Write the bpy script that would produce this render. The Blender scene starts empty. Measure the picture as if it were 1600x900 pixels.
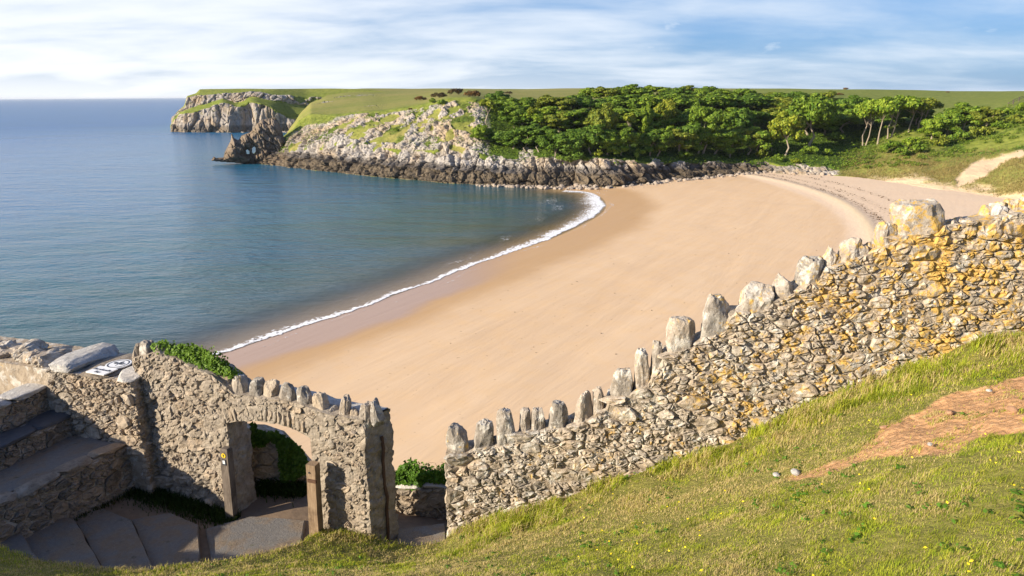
import bpy, math, random
import numpy as np
from mathutils import Matrix, Vector
random.seed(7); RNG = np.random.default_rng(7)
SC = bpy.context.scene; COL = SC.collection
# ---------------------------------------------------------------- camera
CAM_H = 30.0; PITCH = math.radians(15.78); ROLL = math.radians(0.40); FPX = 1067.0
_r0 = np.array([1., 0, 0]); _u0 = np.array([0, math.sin(PITCH), math.cos(PITCH)]); FWD = np.array([0, math.cos(PITCH), -math.sin(PITCH)])
RIGHT = math.cos(ROLL) * _r0 - math.sin(ROLL) * _u0; UP = math.sin(ROLL) * _r0 + math.cos(ROLL) * _u0
EYE = np.array([0, 0, CAM_H])
cd = bpy.data.cameras.new('camera'); cam = bpy.data.objects.new('camera', cd); COL.objects.link(cam)
cd.sensor_width = 36; cd.lens = 36 * FPX / 1600; cd.clip_start = 0.1; cd.clip_end = 60000
M = Matrix.Identity(4)
for i in range(3):
    M[i][0] = RIGHT[i]; M[i][1] = UP[i]; M[i][2] = -FWD[i]; M[i][3] = EYE[i]
cam.matrix_world = M; SC.camera = cam
# ---------------------------------------------------------------- world and sun
SUN_DIR = np.array([-0.80, -0.33, 0.318]); SUN_DIR /= np.linalg.norm(SUN_DIR)      # towards the sun
SUN_EL = math.asin(SUN_DIR[2]); SUN_ROT = math.atan2(SUN_DIR[0], SUN_DIR[1])

def N(nt, typ, ins=None, **props):
    n = nt.nodes.new(typ)
    for k, v in props.items(): setattr(n, k, v)
    for k, v in (ins or {}).items():
        s = n.inputs[k]
        if isinstance(v, bpy.types.NodeSocket): nt.links.new(v, s)
        elif isinstance(v, (tuple, list)) and len(v) == 3 and s.type == 'RGBA': s.default_value = (*v, 1)
        else: s.default_value = v
    return n
def math_(nt, op, a, b=0.0, clamp=False):
    return N(nt, 'ShaderNodeMath', {0: a, 1: b}, operation=op, use_clamp=clamp).outputs[0]
def ramp(nt, f, stops, interp='LINEAR'):
    n = N(nt, 'ShaderNodeValToRGB', {0: f}); cr = n.color_ramp; cr.interpolation = interp
    while len(cr.elements) > 1: cr.elements.remove(cr.elements[-1])
    for i, (p, c) in enumerate(stops):
        e = cr.elements[0] if i == 0 else cr.elements.new(p)
        e.position = p; e.color = (*c, 1) if isinstance(c, (tuple, list)) else (c, c, c, 1)
    return n.outputs[0]
def mix(nt, f, a, b, blend='MIX'):
    n = N(nt, 'ShaderNodeMix', {0: f}, data_type='RGBA', blend_type=blend)
    for s, v in ((n.inputs[6], a), (n.inputs[7], b)):
        if isinstance(v, bpy.types.NodeSocket): nt.links.new(v, s)
        else: s.default_value = (*v, 1)
    return n.outputs[2]
def mapr(nt, v, a, b, c=0., d=1., smooth=False):
    return N(nt, 'ShaderNodeMapRange', {0: v, 1: a, 2: b, 3: c, 4: d}, clamp=True, interpolation_type='SMOOTHSTEP' if smooth else 'LINEAR').outputs[0]
def noise(nt, vec, scale, detail=4, rough=.55, dist=0.):
    return N(nt, 'ShaderNodeTexNoise', {'Vector': vec, 'Scale': scale, 'Detail': detail, 'Roughness': rough, 'Distortion': dist}).outputs[0]

W = bpy.data.worlds.new('World'); SC.world = W; W.use_nodes = True
nt = W.node_tree; nt.nodes.clear()
sky = N(nt, 'ShaderNodeTexSky', sky_type='NISHITA', sun_disc=False, sun_elevation=SUN_EL, sun_rotation=SUN_ROT,
        altitude=0, air_density=1.0, dust_density=0.6, ozone_density=2.2)
tc = N(nt, 'ShaderNodeTexCoord').outputs['Generated']
sep = N(nt, 'ShaderNodeSeparateXYZ', {0: tc})
zc = sep.outputs[2]
el = math_(nt, 'MAXIMUM', zc, 0.0)
# a thin sheet of high cloud: flattened coordinates so that streaks lie along the horizon
den = math_(nt, 'ADD', el, 0.16)
px_ = math_(nt, 'DIVIDE', sep.outputs[0], den); py_ = math_(nt, 'DIVIDE', sep.outputs[1], den)
cv = N(nt, 'ShaderNodeCombineXYZ', {0: px_, 1: py_, 2: 0.0}).outputs[0]
rot = N(nt, 'ShaderNodeMapping', {'Vector': cv, 'Rotation': (0, 0, math.radians(12)), 'Scale': (0.6, 1.0, 1)}).outputs[0]
cn = noise(nt, rot, 1.3, 7, .54, .25)
sunaz = N(nt, 'ShaderNodeVectorMath', {0: tc, 1: (-0.93, 0.36, 0.0)}, operation='DOT_PRODUCT').outputs['Value']
side = mapr(nt, sunaz, -0.6, .9, -.06, 0.36, False)
cf = mapr(nt, math_(nt, 'ADD', cn, side), .38, .92, 0, 1, True)
# puffs lower down
rot2 = N(nt, 'ShaderNodeMapping', {'Vector': tc, 'Scale': (1, 1, 2.6)}).outputs[0]
pn = noise(nt, rot2, 13, 6, .6)
pf = mapr(nt, pn, .59, .72, 0, .55, True)
pf = math_(nt, 'MULTIPLY', pf, mapr(nt, zc, .02, .06))
cf = math_(nt, 'MAXIMUM', cf, pf)
haze = mapr(nt, zc, 0.0, 0.07, .9, 0.0, True)
haze = math_(nt, 'MULTIPLY', haze, mapr(nt, sunaz, -.3, .75, .0, 1))
cf = math_(nt, 'MAXIMUM', math_(nt, 'MULTIPLY', cf, mapr(nt, zc, -.02, .9, 1, .4)), haze)
blue = N(nt, 'ShaderNodeHueSaturation', {'Color': sky.outputs[0], 'Saturation': 1.25, 'Value': SKYV if 'SKYV' in globals() else 1.0}).outputs[0]
blue = mix(nt, 1.0, blue, (.60, .74, 1.12), 'MULTIPLY'); blue = mix(nt, mapr(nt, zc, .08, .45, .72, .10, True), blue, (1.5, 2.85, 4.9))
skyc = mix(nt, math_(nt, 'MULTIPLY', cf, .92), blue, mix(nt, mapr(nt, sunaz, .0, .85, 0, 1, True), (5.9, 6.4, 7.0), (7.4, 7.5, 7.6)))
bg = N(nt, 'ShaderNodeBackground', {'Color': skyc, 'Strength': 0.078})
nt.links.new(bg.outputs[0], N(nt, 'ShaderNodeOutputWorld').inputs[0])
sd = bpy.data.lights.new('sun', 'SUN'); so = bpy.data.objects.new('sun', sd); COL.objects.link(so)
sd.energy = 5.0; sd.angle = math.radians(.5); sd.color = (1, .87, .68)
so.rotation_euler = Vector(-SUN_DIR).to_track_quat('-Z', 'Y').to_euler(); so.location = (-60, -30, 80)
SC.view_settings.view_transform = 'Standard'; SC.view_settings.look = 'None'; SC.view_settings.exposure = 0.96; SC.view_settings.gamma = 1
SC.render.engine = 'CYCLES'; SC.cycles.use_denoising = True; SC.cycles.max_bounces = 6; SC.cycles.transparent_max_bounces = 12
# ---------------------------------------------------------------- photograph geometry (turns a sight line into a world point)
def ray(px, py):
    px = np.asarray(px, float); py = np.asarray(py, float)
    return FWD + ((px - 800) / FPX)[..., None] * RIGHT + ((450 - py) / FPX)[..., None] * UP
def at_z(px, py, z):
    d = ray(px, py); return EYE + d * ((np.asarray(z, float) - CAM_H) / d[..., 2])[..., None]
def at_d(px, py, dist):
    d = ray(px, py); return EYE + d * (np.asarray(dist, float) / np.hypot(d[..., 0], d[..., 1]))[..., None]
def at_plane(px, py, p0, n):
    d = ray(px, py); p0 = np.asarray(p0, float); n = np.asarray(n, float)
    return EYE + d * (((p0 - EYE) @ n) / (d @ n))[..., None]
def proj(P):
    q = np.asarray(P, float) - EYE; w = q @ FWD
    return 800 + FPX * (q @ RIGHT) / w, 450 - FPX * (q @ UP) / w, w
# ---------------------------------------------------------------- numpy noise
def _h(ix, iy, iz, seed):
    with np.errstate(over='ignore'):
        h = (ix.astype(np.uint32) * np.uint32(374761393) + iy.astype(np.uint32) * np.uint32(668265263) + iz.astype(np.uint32) * np.uint32(2147483647) + np.uint32(seed * 974711 + 13))
        h = (h ^ (h >> np.uint32(13))) * np.uint32(1274126177); h = (h ^ (h >> np.uint32(16))) * np.uint32(2246822519); h ^= h >> np.uint32(13)
    return h.astype(np.float64) / 4294967295.0
def vnoise(P, scale=1., seed=0):
    q = np.asarray(P, float) / np.asarray(scale, float); f = np.floor(q); t = q - f; i = f.astype(np.int64); t = t * t * (3 - 2 * t); out = 0
    for a in (0, 1):
        for b in (0, 1):
            for c in (0, 1):
                out = out + (t[..., 0] if a else 1 - t[..., 0]) * (t[..., 1] if b else 1 - t[..., 1]) * (t[..., 2] if c else 1 - t[..., 2]) * _h(i[..., 0] + a, i[..., 1] + b, i[..., 2] + c, seed)
    return out * 2 - 1
def fbm(P, scale=1., octv=4, seed=0, gain=.5):
    s = 0; a = 1; tot = 0; sc = np.asarray(scale, float)
    for k in range(octv):
        s = s + a * vnoise(P, sc, seed + k * 17); tot += a; a *= gain; sc = sc * .49
    return s / tot
def ridged(P, scale=1., octv=4, seed=0, gain=.5):
    s = 0; a = 1; tot = 0; sc = np.asarray(scale, float)
    for k in range(octv):
        s = s + a * (1 - np.abs(vnoise(P, sc, seed + k * 31)) * 2); tot += a; a *= gain; sc = sc * .5
    return s / tot
def worley(P, scale=1., seed=0):
    q = np.asarray(P, float) / np.asarray(scale, float); i = np.floor(q).astype(np.int64)
    f1 = np.full(q.shape[:-1], 9.); f2 = f1.copy(); cid = f1 * 0
    for a in (-1, 0, 1):
        for b in (-1, 0, 1):
            for c in (-1, 0, 1):
                X, Y, Z = i[..., 0] + a, i[..., 1] + b, i[..., 2] + c
                d = np.sqrt((X + _h(X, Y, Z, seed) - q[..., 0]) ** 2 + (Y + _h(X, Y, Z, seed + 1) - q[..., 1]) ** 2 + (Z + _h(X, Y, Z, seed + 2) - q[..., 2]) ** 2)
                m = d < f1; f2 = np.where(m, f1, np.minimum(f2, d)); cid = np.where(m, _h(X, Y, Z, seed + 3), cid); f1 = np.where(m, d, f1)
    return f1, f2, cid
def sstep(a, b, x):
    t = np.clip((x - a) / (b - a), 0, 1); return t * t * (3 - 2 * t)
def poly_dist(P, line):
    """signed-less distance from 2-D points to a polyline, and the side (left of travel is positive)"""
    best = np.full(len(P), 1e9); side = np.zeros(len(P)); along = np.zeros(len(P)); acc = 0.
    for a, b in zip(line[:-1], line[1:]):
        ab = b - a; L = np.hypot(*ab); t = np.clip(((P - a) @ ab) / (L * L), 0, 1); q = a + t[:, None] * ab; d = np.hypot(*(P - q).T)
        s = ab[0] * (P[:, 1] - a[1]) - ab[1] * (P[:, 0] - a[0]); m = d < best
        best = np.where(m, d, best); side = np.where(m, np.sign(s), side); along = np.where(m, acc + t * L, along); acc += L
    return best, side, along
def in_poly(X, Y, poly):
    poly = np.asarray(poly, float); ins = np.zeros(X.shape, bool); j = len(poly) - 1
    for i in range(len(poly)):
        xi, yi = poly[i]; xj, yj = poly[j]
        ins ^= ((yi > Y) != (yj > Y)) & (X < (xj - xi) * (Y - yi) / (yj - yi + 1e-12) + xi); j = i
    return ins
# ---------------------------------------------------------------- object helpers
def new_mesh(name, V, F, mat, smooth=False, attrs=None, colors=None):
    me = bpy.data.meshes.new(name); V = np.asarray(V, np.float32).reshape(-1, 3)
    if isinstance(F, np.ndarray):
        k = F.shape[1]; me.vertices.add(len(V)); me.vertices.foreach_set('co', V.ravel())
        me.loops.add(F.size); me.loops.foreach_set('vertex_index', F.ravel().astype(np.int32))
        me.polygons.add(len(F)); me.polygons.foreach_set('loop_start', np.arange(0, F.size, k, dtype=np.int32))
        me.update(calc_edges=True)
    else:
        me.from_pydata(V.tolist(), [], F); me.update()
    me.polygons.foreach_set('use_smooth', np.full(len(me.polygons), smooth))
    for k, v in (attrs or {}).items():
        a = me.attributes.new(k, 'FLOAT', 'POINT'); a.data.foreach_set('value', np.asarray(v, np.float32).ravel())
    if colors is not None:
        a = me.attributes.new('tint', 'FLOAT_COLOR', 'POINT'); c = np.ones((len(V), 4), np.float32); c[:, :3] = colors; a.data.foreach_set('color', c.ravel())
    if mat: me.materials.append(mat)
    return me
def link(name, me, parent=None):
    o = bpy.data.objects.new(name, me); COL.objects.link(o)
    if parent: o.parent = parent
    return o
def build(name, V, F, mat, parent=None, **kw): return link(name, new_mesh(name, V, F, mat, **kw), parent)
def tag(o, label=None, cat=None, group=None, kind=None):
    if label: o['label'] = label
    if cat: o['category'] = cat
    if group: o['group'] = group
    if kind: o['kind'] = kind
    return o
def empty(name, loc, label=None, cat=None, group=None):
    o = bpy.data.objects.new(name, None); COL.objects.link(o); o.location = tuple(loc); o.empty_display_size = .3
    return tag(o, label, cat, group)
def grid_faces(nu, nv):
    i = np.arange(nu * nv).reshape(nu, nv)
    return np.stack([i[:-1, :-1], i[1:, :-1], i[1:, 1:], i[:-1, 1:]], -1).reshape(-1, 4)
def local(o, P): return np.asarray(P, float) - np.array(o.location)
def tube(pts, rad, n=7, cap=True, wob=0., seed=0):
    pts = np.asarray(pts, float); rad = np.broadcast_to(rad, (len(pts),)); V = []; F = []; rr = random.Random(seed)
    up = np.array([.13, .27, 1.]); 
    for k, p in enumerate(pts):
        t = pts[min(k + 1, len(pts) - 1)] - pts[max(k - 1, 0)]; t /= np.linalg.norm(t) + 1e-9
        a = np.cross(t, up if abs(t[2]) < .9 else np.array([1., .1, 0])); a /= np.linalg.norm(a); b = np.cross(t, a)
        for j in range(n):
            th = 2 * math.pi * j / n; r = rad[k] * (1 + wob * (rr.random() - .5)); V.append(p + a * math.cos(th) * r + b * math.sin(th) * r)
    for k in range(len(pts) - 1):
        for j in range(n): F.append((k * n + j, k * n + (j + 1) % n, (k + 1) * n + (j + 1) % n, (k + 1) * n + j))
    if cap: F.append(tuple(range(n))[::-1]); F.append(tuple((len(pts) - 1) * n + j for j in range(n)))
    return V, F
def join(parts):
    V = []; F = []
    for v, f in parts:
        o = len(V); V += list(v); F += [tuple(i + o for i in q) for q in f]
    return V, F
def box(x0, x1, y0, y1, z0, z1):
    V = [(x, y, z) for z in (z0, z1) for y in (y0, y1) for x in (x0, x1)]
    return V, [(0, 2, 3, 1), (4, 5, 7, 6), (0, 1, 5, 4), (2, 6, 7, 3), (0, 4, 6, 2), (1, 3, 7, 5)]
# ---------------------------------------------------------------- materials
def mat(name, rough=.9, spec=.25):
    m = bpy.data.materials.new(name); m.use_nodes = True; nt = m.node_tree; b = nt.nodes['Principled BSDF']
    b.inputs['Roughness'].default_value = rough; b.inputs['Specular IOR Level'].default_value = spec
    return m, nt, b
def pos(nt): return N(nt, 'ShaderNodeNewGeometry').outputs['Position']
def attr(nt, name, out='Fac'): return N(nt, 'ShaderNodeAttribute', attribute_name=name).outputs[out]
def bump(nt, b, h, strength=.5, dist=.02):
    n = N(nt, 'ShaderNodeBump', {'Height': h, 'Strength': strength, 'Distance': dist}); nt.links.new(n.outputs[0], b.inputs['Normal'])
def setc(nt, b, c): nt.links.new(c, b.inputs['Base Color'])
def plain(name, c, rough=.8, var=.25, scale=20., spec=.25, bs=0., bd=.01):
    m, nt, b = mat(name, rough, spec); n = noise(nt, pos(nt), scale, 5)
    setc(nt, b, mix(nt, n, tuple(x * (1 - var) for x in c), tuple(x * (1 + var) for x in c)))
    if bs: bump(nt, b, n, bs, bd)
    return m

# far land: rock, turf, undergrowth, dune grass, bare sand
def land_material():
    m, nt, b = mat('headland_ground', .95, .12); p = pos(nt); z = N(nt, 'ShaderNodeSeparateXYZ', {0: p}).outputs[2]
    n1 = noise(nt, p, .35, 6, .65); n2 = noise(nt, p, .06, 5, .6); n3 = noise(nt, p, 1.6, 4, .6)
    turf = mix(nt, n2, (.15, .20, .026), (.27, .27, .06)); turf = mix(nt, mapr(nt, n1, .35, .7), turf, (.09, .125, .018))
    dry = mix(nt, n1, (.36, .27, .11), (.22, .20, .06)); turf = mix(nt, math_(nt, 'MULTIPLY', attr(nt, 'dry'), mapr(nt, n3, .2, .6, .55, 1)), turf, dry)
    veg = mix(nt, n1, (.03, .065, .010), (.085, .13, .018)); col = mix(nt, attr(nt, 'veg'), turf, veg)
    sand = mix(nt, n3, (.50, .37, .24), (.62, .47, .31)); col = mix(nt, attr(nt, 'sand'), col, sand)
    rs = N(nt, 'ShaderNodeMapping', {'Vector': p, 'Rotation': (0, .45, .3), 'Scale': (1, 1, .45)}).outputs[0]
    rn = noise(nt, rs, .55, 8, .7, .4); rock = ramp(nt, rn, [(.25, (.12, .11, .10)), (.45, (.30, .275, .25)), (.6, (.40, .37, .34)), (.8, (.50, .47, .43))])
    rock = mix(nt, mapr(nt, n2, .45, .65), rock, (.36, .28, .19))
    rock = mix(nt, math_(nt, 'MULTIPLY', mapr(nt, n1, .54, .66), mapr(nt, z, 9, 16)), rock, (.14, .145, .04))
    # weed and barnacle band under the tide mark
    zz = math_(nt, 'ADD', z, math_(nt, 'MULTIPLY', math_(nt, 'SUBTRACT', n1, .5), 2.5))
    tidal = mix(nt, mapr(nt, rn, .35, .68), (.045, .038, .03), (.185, .145, .10))
    band = mapr(nt, zz, 5.0, 4.3); rock = mix(nt, math_(nt, 'MULTIPLY', band, attr(nt, 'tide')), rock, tidal)
    black = math_(nt, 'MULTIPLY', mapr(nt, zz, 3.9, 4.8), mapr(nt, zz, 6.6, 5.6)); rock = mix(nt, math_(nt, 'MULTIPLY', math_(nt, 'MULTIPLY', black, attr(nt, 'tide')), .75), rock, (.05, .043, .04))
    rock = mix(nt, math_(nt, 'MULTIPLY', attr(nt, 'brown'), .8), rock, mix(nt, rn, (.07, .055, .04), (.27, .20, .135)))
    col = mix(nt, mapr(nt, math_(nt, 'ADD', attr(nt, 'rock'), math_(nt, 'MULTIPLY', math_(nt, 'SUBTRACT', n3, .5), .5)), .38, .58), col, rock)
    setc(nt, b, col); bump(nt, b, mix(nt, .5, rn, n3), .8, .5); return m

def turned(nt, p, deg, sc):
    r = N(nt, 'ShaderNodeMapping', {'Vector': p, 'Rotation': (0, 0, math.radians(deg))}).outputs[0]
    return N(nt, 'ShaderNodeMapping', {'Vector': r, 'Scale': sc}).outputs[0]
def sand_material():
    m, nt, b = mat('beach_sand', .9, .2); p = pos(nt); s = attr(nt, 'shore'); dryz = attr(nt, 'dryzone')
    st = turned(nt, p, -60, (.016, .15, 1)); st2 = turned(nt, p, -54, (.06, .9, 1))
    n1 = noise(nt, st, 1.0, 8, .68, .5); n1 = mapr(nt, math_(nt, 'ADD', math_(nt, 'MULTIPLY', n1, .7), math_(nt, 'MULTIPLY', noise(nt, st2, 1, 5, .6, .4), .3)), .3, .7); n2 = noise(nt, p, .35, 6, .6); n3 = noise(nt, p, 4.0, 3, .7)
    col = mix(nt, n1, (.575, .400, .245), (.68, .495, .315)); col = mix(nt, math_(nt, 'MULTIPLY', mapr(nt, n2, .45, .75), .4), col, (.66, .43, .21))
    wig = math_(nt, 'ADD', s, math_(nt, 'MULTIPLY', math_(nt, 'SUBTRACT', noise(nt, p, .05, 4), .5), 9.0))
    damp = mapr(nt, wig, 17, 9, 0, 1, True); col = mix(nt, math_(nt, 'MULTIPLY', damp, .62), col, (.40, .23, .09))
    wet = mapr(nt, wig, 9.5, 6.0, 0, 1, True)
    wsel = math_(nt, 'MULTIPLY', wet, attr(nt, 'film')); col = mix(nt, wsel, col, (.40, .27, .20))  # wet film: sheen of the reflected sky is put into its colour
    far = mapr(nt, math_(nt, 'ADD', dryz, math_(nt, 'MULTIPLY', math_(nt, 'SUBTRACT', n2, .5), .35)), .35, .65, 0, 1, True)
    dc = mix(nt, n3, (.57, .43, .30), (.75, .58, .415)); dc = mix(nt, mapr(nt, noise(nt, p, .22, 5, .7), .4, .6, 0, .55), dc, (.66, .49, .34))
    col = mix(nt, far, col, dc)
    tr = attr(nt, 'track'); col = mix(nt, tr, col, (.72, .56, .35))
    wk = math_(nt, 'MULTIPLY', attr(nt, 'wrack'), mapr(nt, noise(nt, p, 1.1, 4, .7), .48, .60)); col = mix(nt, math_(nt, 'MULTIPLY', wk, .8), col, (.12, .075, .045))
    col = mix(nt, mapr(nt, noise(nt, p, 1.9, 3, .6), .68, .71, 0, .5), col, (.25, .16, .09)); setc(nt, b, col)
    nt.links.new(mix(nt, wsel, mix(nt, damp, (.92,) * 3, (.75,) * 3), (.30,) * 3), b.inputs['Roughness'])
    fp = N(nt, 'ShaderNodeTexVoronoi', {'Vector': p, 'Scale': 1.3}, feature='SMOOTH_F1').outputs[0]
    h = math_(nt, 'ADD', math_(nt, 'MULTIPLY', n1, .6), math_(nt, 'MULTIPLY', math_(nt, 'MULTIPLY', fp, far), .5)); bump(nt, b, h, .45, .22); return m

def water_material():
    m, nt, b = mat('sea_water', .12, .25); p = pos(nt); s = attr(nt, 'shore')
    dist = N(nt, 'ShaderNodeVectorMath', {0: p}, operation='LENGTH').outputs['Value']
    n = noise(nt, N(nt, 'ShaderNodeMapping', {'Vector': p, 'Scale': (.012, .03, 1), 'Rotation': (0, 0, .25)}).outputs[0], 1, 5, .6)
    sw = math_(nt, 'ADD', s, math_(nt, 'MULTIPLY', math_(nt, 'SUBTRACT', n, .5), math_(nt, 'MULTIPLY', s, .9)))
    f = mapr(nt, sw, 0, 260)
    col = ramp(nt, f, [(0, (.105, .085, .042)), (.03, (.060, .066, .030)), (.10, (.036, .082, .050)), (.25, (.022, .110, .140)), (.55, (.012, .120, .265)), (1, (.012, .112, .30))])
    col = mix(nt, mapr(nt, n, .38, .62), col, mix(nt, .5, col, (.014, .095, .20)))
    setc(nt, b, col); b.inputs['IOR'].default_value = 1.33
    w1 = N(nt, 'ShaderNodeMapping', {'Vector': p, 'Rotation': (0, 0, math.radians(28)), 'Scale': (.42, 1.0, 1)}).outputs[0]
    h1 = noise(nt, w1, .9, 4, .6, .3); h2 = noise(nt, w1, .16, 3, .5); h3 = noise(nt, w1, 2.6, 2, .5)
    h = math_(nt, 'ADD', math_(nt, 'MULTIPLY', h1, .55), math_(nt, 'ADD', math_(nt, 'MULTIPLY', h2, 1.6), math_(nt, 'MULTIPLY', h3, .16)))
    bn = N(nt, 'ShaderNodeBump', {'Height': h, 'Strength': mapr(nt, s, 2, 40, .45, 1.0), 'Distance': .55}); nt.links.new(bn.outputs[0], b.inputs['Normal'])
    nt.links.new(mapr(nt, dist, 60, 900, .10, .34), b.inputs['Roughness'])
    tr = N(nt, 'ShaderNodeBsdfTransparent', {'Color': (.93, .95, .90)}); mx = N(nt, 'ShaderNodeMixShader', {0: mapr(nt, s, -.5, 16, .22, 1, True), 1: tr.outputs[0], 2: b.outputs[0]})
    nt.links.new(mx.outputs[0], nt.nodes['Material Output'].inputs[0]); return m

def foam_material():
    m, nt, b = mat('foam', .7, .3); p = pos(nt); e = attr(nt, 'edge')
    n = noise(nt, p, 1.7, 6, .7, .5); v = N(nt, 'ShaderNodeTexVoronoi', {'Vector': p, 'Scale': 2.2}).outputs[0]
    setc(nt, b, mix(nt, n, (.80, .80, .80), (.90, .90, .90)))
    a = mapr(nt, math_(nt, 'ADD', math_(nt, 'ADD', e, math_(nt, 'MULTIPLY', n, 1.0)), math_(nt, 'MULTIPLY', v, -.35)), .62, .86, 0, 1, True)
    nt.links.new(a, b.inputs['Alpha']); bump(nt, b, n, .4, .12); return m

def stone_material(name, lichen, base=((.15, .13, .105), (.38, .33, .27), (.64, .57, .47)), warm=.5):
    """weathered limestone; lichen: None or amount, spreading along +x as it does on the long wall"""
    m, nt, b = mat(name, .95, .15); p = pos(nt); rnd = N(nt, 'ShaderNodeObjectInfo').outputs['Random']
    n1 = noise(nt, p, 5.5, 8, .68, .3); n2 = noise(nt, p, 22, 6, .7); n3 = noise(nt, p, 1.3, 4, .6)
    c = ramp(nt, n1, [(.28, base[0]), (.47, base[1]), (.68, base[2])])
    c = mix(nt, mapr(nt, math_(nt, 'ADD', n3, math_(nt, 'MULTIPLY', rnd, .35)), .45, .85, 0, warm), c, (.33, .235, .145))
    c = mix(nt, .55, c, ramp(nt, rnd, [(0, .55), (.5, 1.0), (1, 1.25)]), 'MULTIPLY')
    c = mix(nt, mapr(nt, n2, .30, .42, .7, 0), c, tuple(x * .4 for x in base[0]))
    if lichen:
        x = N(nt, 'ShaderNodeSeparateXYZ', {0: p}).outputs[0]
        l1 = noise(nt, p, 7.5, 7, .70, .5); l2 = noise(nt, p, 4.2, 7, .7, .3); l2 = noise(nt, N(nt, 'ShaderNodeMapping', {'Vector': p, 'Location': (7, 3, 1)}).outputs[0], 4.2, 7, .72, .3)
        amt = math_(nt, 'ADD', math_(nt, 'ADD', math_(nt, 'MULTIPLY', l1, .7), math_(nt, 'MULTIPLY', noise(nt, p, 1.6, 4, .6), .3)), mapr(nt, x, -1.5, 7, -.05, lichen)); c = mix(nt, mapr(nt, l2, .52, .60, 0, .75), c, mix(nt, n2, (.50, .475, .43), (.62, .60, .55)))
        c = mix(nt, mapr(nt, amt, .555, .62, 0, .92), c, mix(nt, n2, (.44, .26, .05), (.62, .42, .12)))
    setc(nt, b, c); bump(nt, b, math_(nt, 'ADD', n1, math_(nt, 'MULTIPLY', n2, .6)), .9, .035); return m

def ground_material():
    m, nt, b = mat('turf_ground', .95, .1); p = pos(nt); n1 = noise(nt, p, 2.2, 6, .65); n2 = noise(nt, p, 25, 5, .7); n3 = noise(nt, p, 6, 6, .7)
    g = mix(nt, n1, (.12, .14, .022), (.26, .23, .07)); g = mix(nt, mapr(nt, n2, .4, .7, 0, .6), g, (.20, .165, .06))
    so = mix(nt, n3, (.42, .22, .095), (.64, .39, .205)); v1 = N(nt, 'ShaderNodeTexVoronoi', {'Vector': p, 'Scale': 11.}).outputs[0]; v2 = N(nt, 'ShaderNodeTexVoronoi', {'Vector': p, 'Scale': 34.}).outputs[0]
    so = mix(nt, mapr(nt, v1, .3, .8, 0, .35), so, (.22, .10, .045)); so = mix(nt, mapr(nt, n2, .52, .66, 0, .7), so, (.52, .35, .22))
    so = mix(nt, mapr(nt, n2, .30, .42, .6, 0), so, (.15, .075, .04))
    setc(nt, b, mix(nt, mapr(nt, math_(nt, 'ADD', attr(nt, 'soil'), math_(nt, 'MULTIPLY', math_(nt, 'SUBTRACT', n3, .5), .6)), .35, .6), g, so))
    bump(nt, b, math_(nt, 'ADD', math_(nt, 'ADD', n2, n3), math_(nt, 'MULTIPLY', v1, -.8)), .65, .07); return m

def wood_material(name, c0, c1):
    m, nt, b = mat(name, .85, .2); p = pos(nt); g = noise(nt, N(nt, 'ShaderNodeMapping', {'Vector': p, 'Scale': (55, 55, 3.5)}).outputs[0], 1, 6, .65); k = noise(nt, p, 3.5, 5, .6)
    c = mix(nt, mapr(nt, g, .3, .7), c0, c1); c = mix(nt, mapr(nt, k, .48, .68, 0, .6), c, tuple(x * .5 for x in c0)); setc(nt, b, c); bump(nt, b, g, .7, .008); return m
def path_material():
    m, nt, b = mat('path_concrete', .92, .2); p = pos(nt); n1 = noise(nt, p, 14, 6, .7); n2 = noise(nt, p, 1.6, 6, .65, .5); n3 = noise(nt, p, 45, 4, .7)
    c = mix(nt, n1, (.115, .11, .105), (.22, .205, .19)); c = mix(nt, mapr(nt, n2, .46, .60, 0, .85), c, mix(nt, n1, (.15, .11, .075), (.25, .19, .13))); c = mix(nt, mapr(nt, n3, .58, .68, 0, .6), c, (.30, .28, .25))
    c = mix(nt, mapr(nt, noise(nt, p, 3.1, 6, .7), .60, .68, 0, .6), c, (.05, .065, .03)); setc(nt, b, c); bump(nt, b, math_(nt, 'ADD', n1, n3), .7, .02); return m
def leaf_material(name, use_color=True, c0=(.06, .12, .010), c1=(.26, .31, .036), trans=.25):
    m, nt, b = mat(name, .6, .2); p = pos(nt); g = N(nt, 'ShaderNodeNewGeometry')
    isl = g.outputs['Random Per Island']
    c = mix(nt, isl, c0, c1)
    if use_color: c = mix(nt, 1.0, c, N(nt, 'ShaderNodeObjectInfo').outputs['Color'], 'MULTIPLY')
    setc(nt, b, c)
    t = N(nt, 'ShaderNodeBsdfTranslucent', {'Color': mix(nt, .5, c, (.16, .2, .02))}); mx = N(nt, 'ShaderNodeMixShader', {0: trans, 1: b.outputs[0], 2: t.outputs[0]})
    nt.links.new(mx.outputs[0], nt.nodes['Material Output'].inputs[0]); return m
def blade_material():
    m, nt, b = mat('grass_blade', .6, .15); c = attr(nt, 'tint', 'Color'); setc(nt, b, c)
    t = N(nt, 'ShaderNodeBsdfTranslucent', {'Color': c}); mx = N(nt, 'ShaderNodeMixShader', {0: .45, 1: b.outputs[0], 2: t.outputs[0]})
    nt.links.new(mx.outputs[0], nt.nodes['Material Output'].inputs[0]); return m

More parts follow.
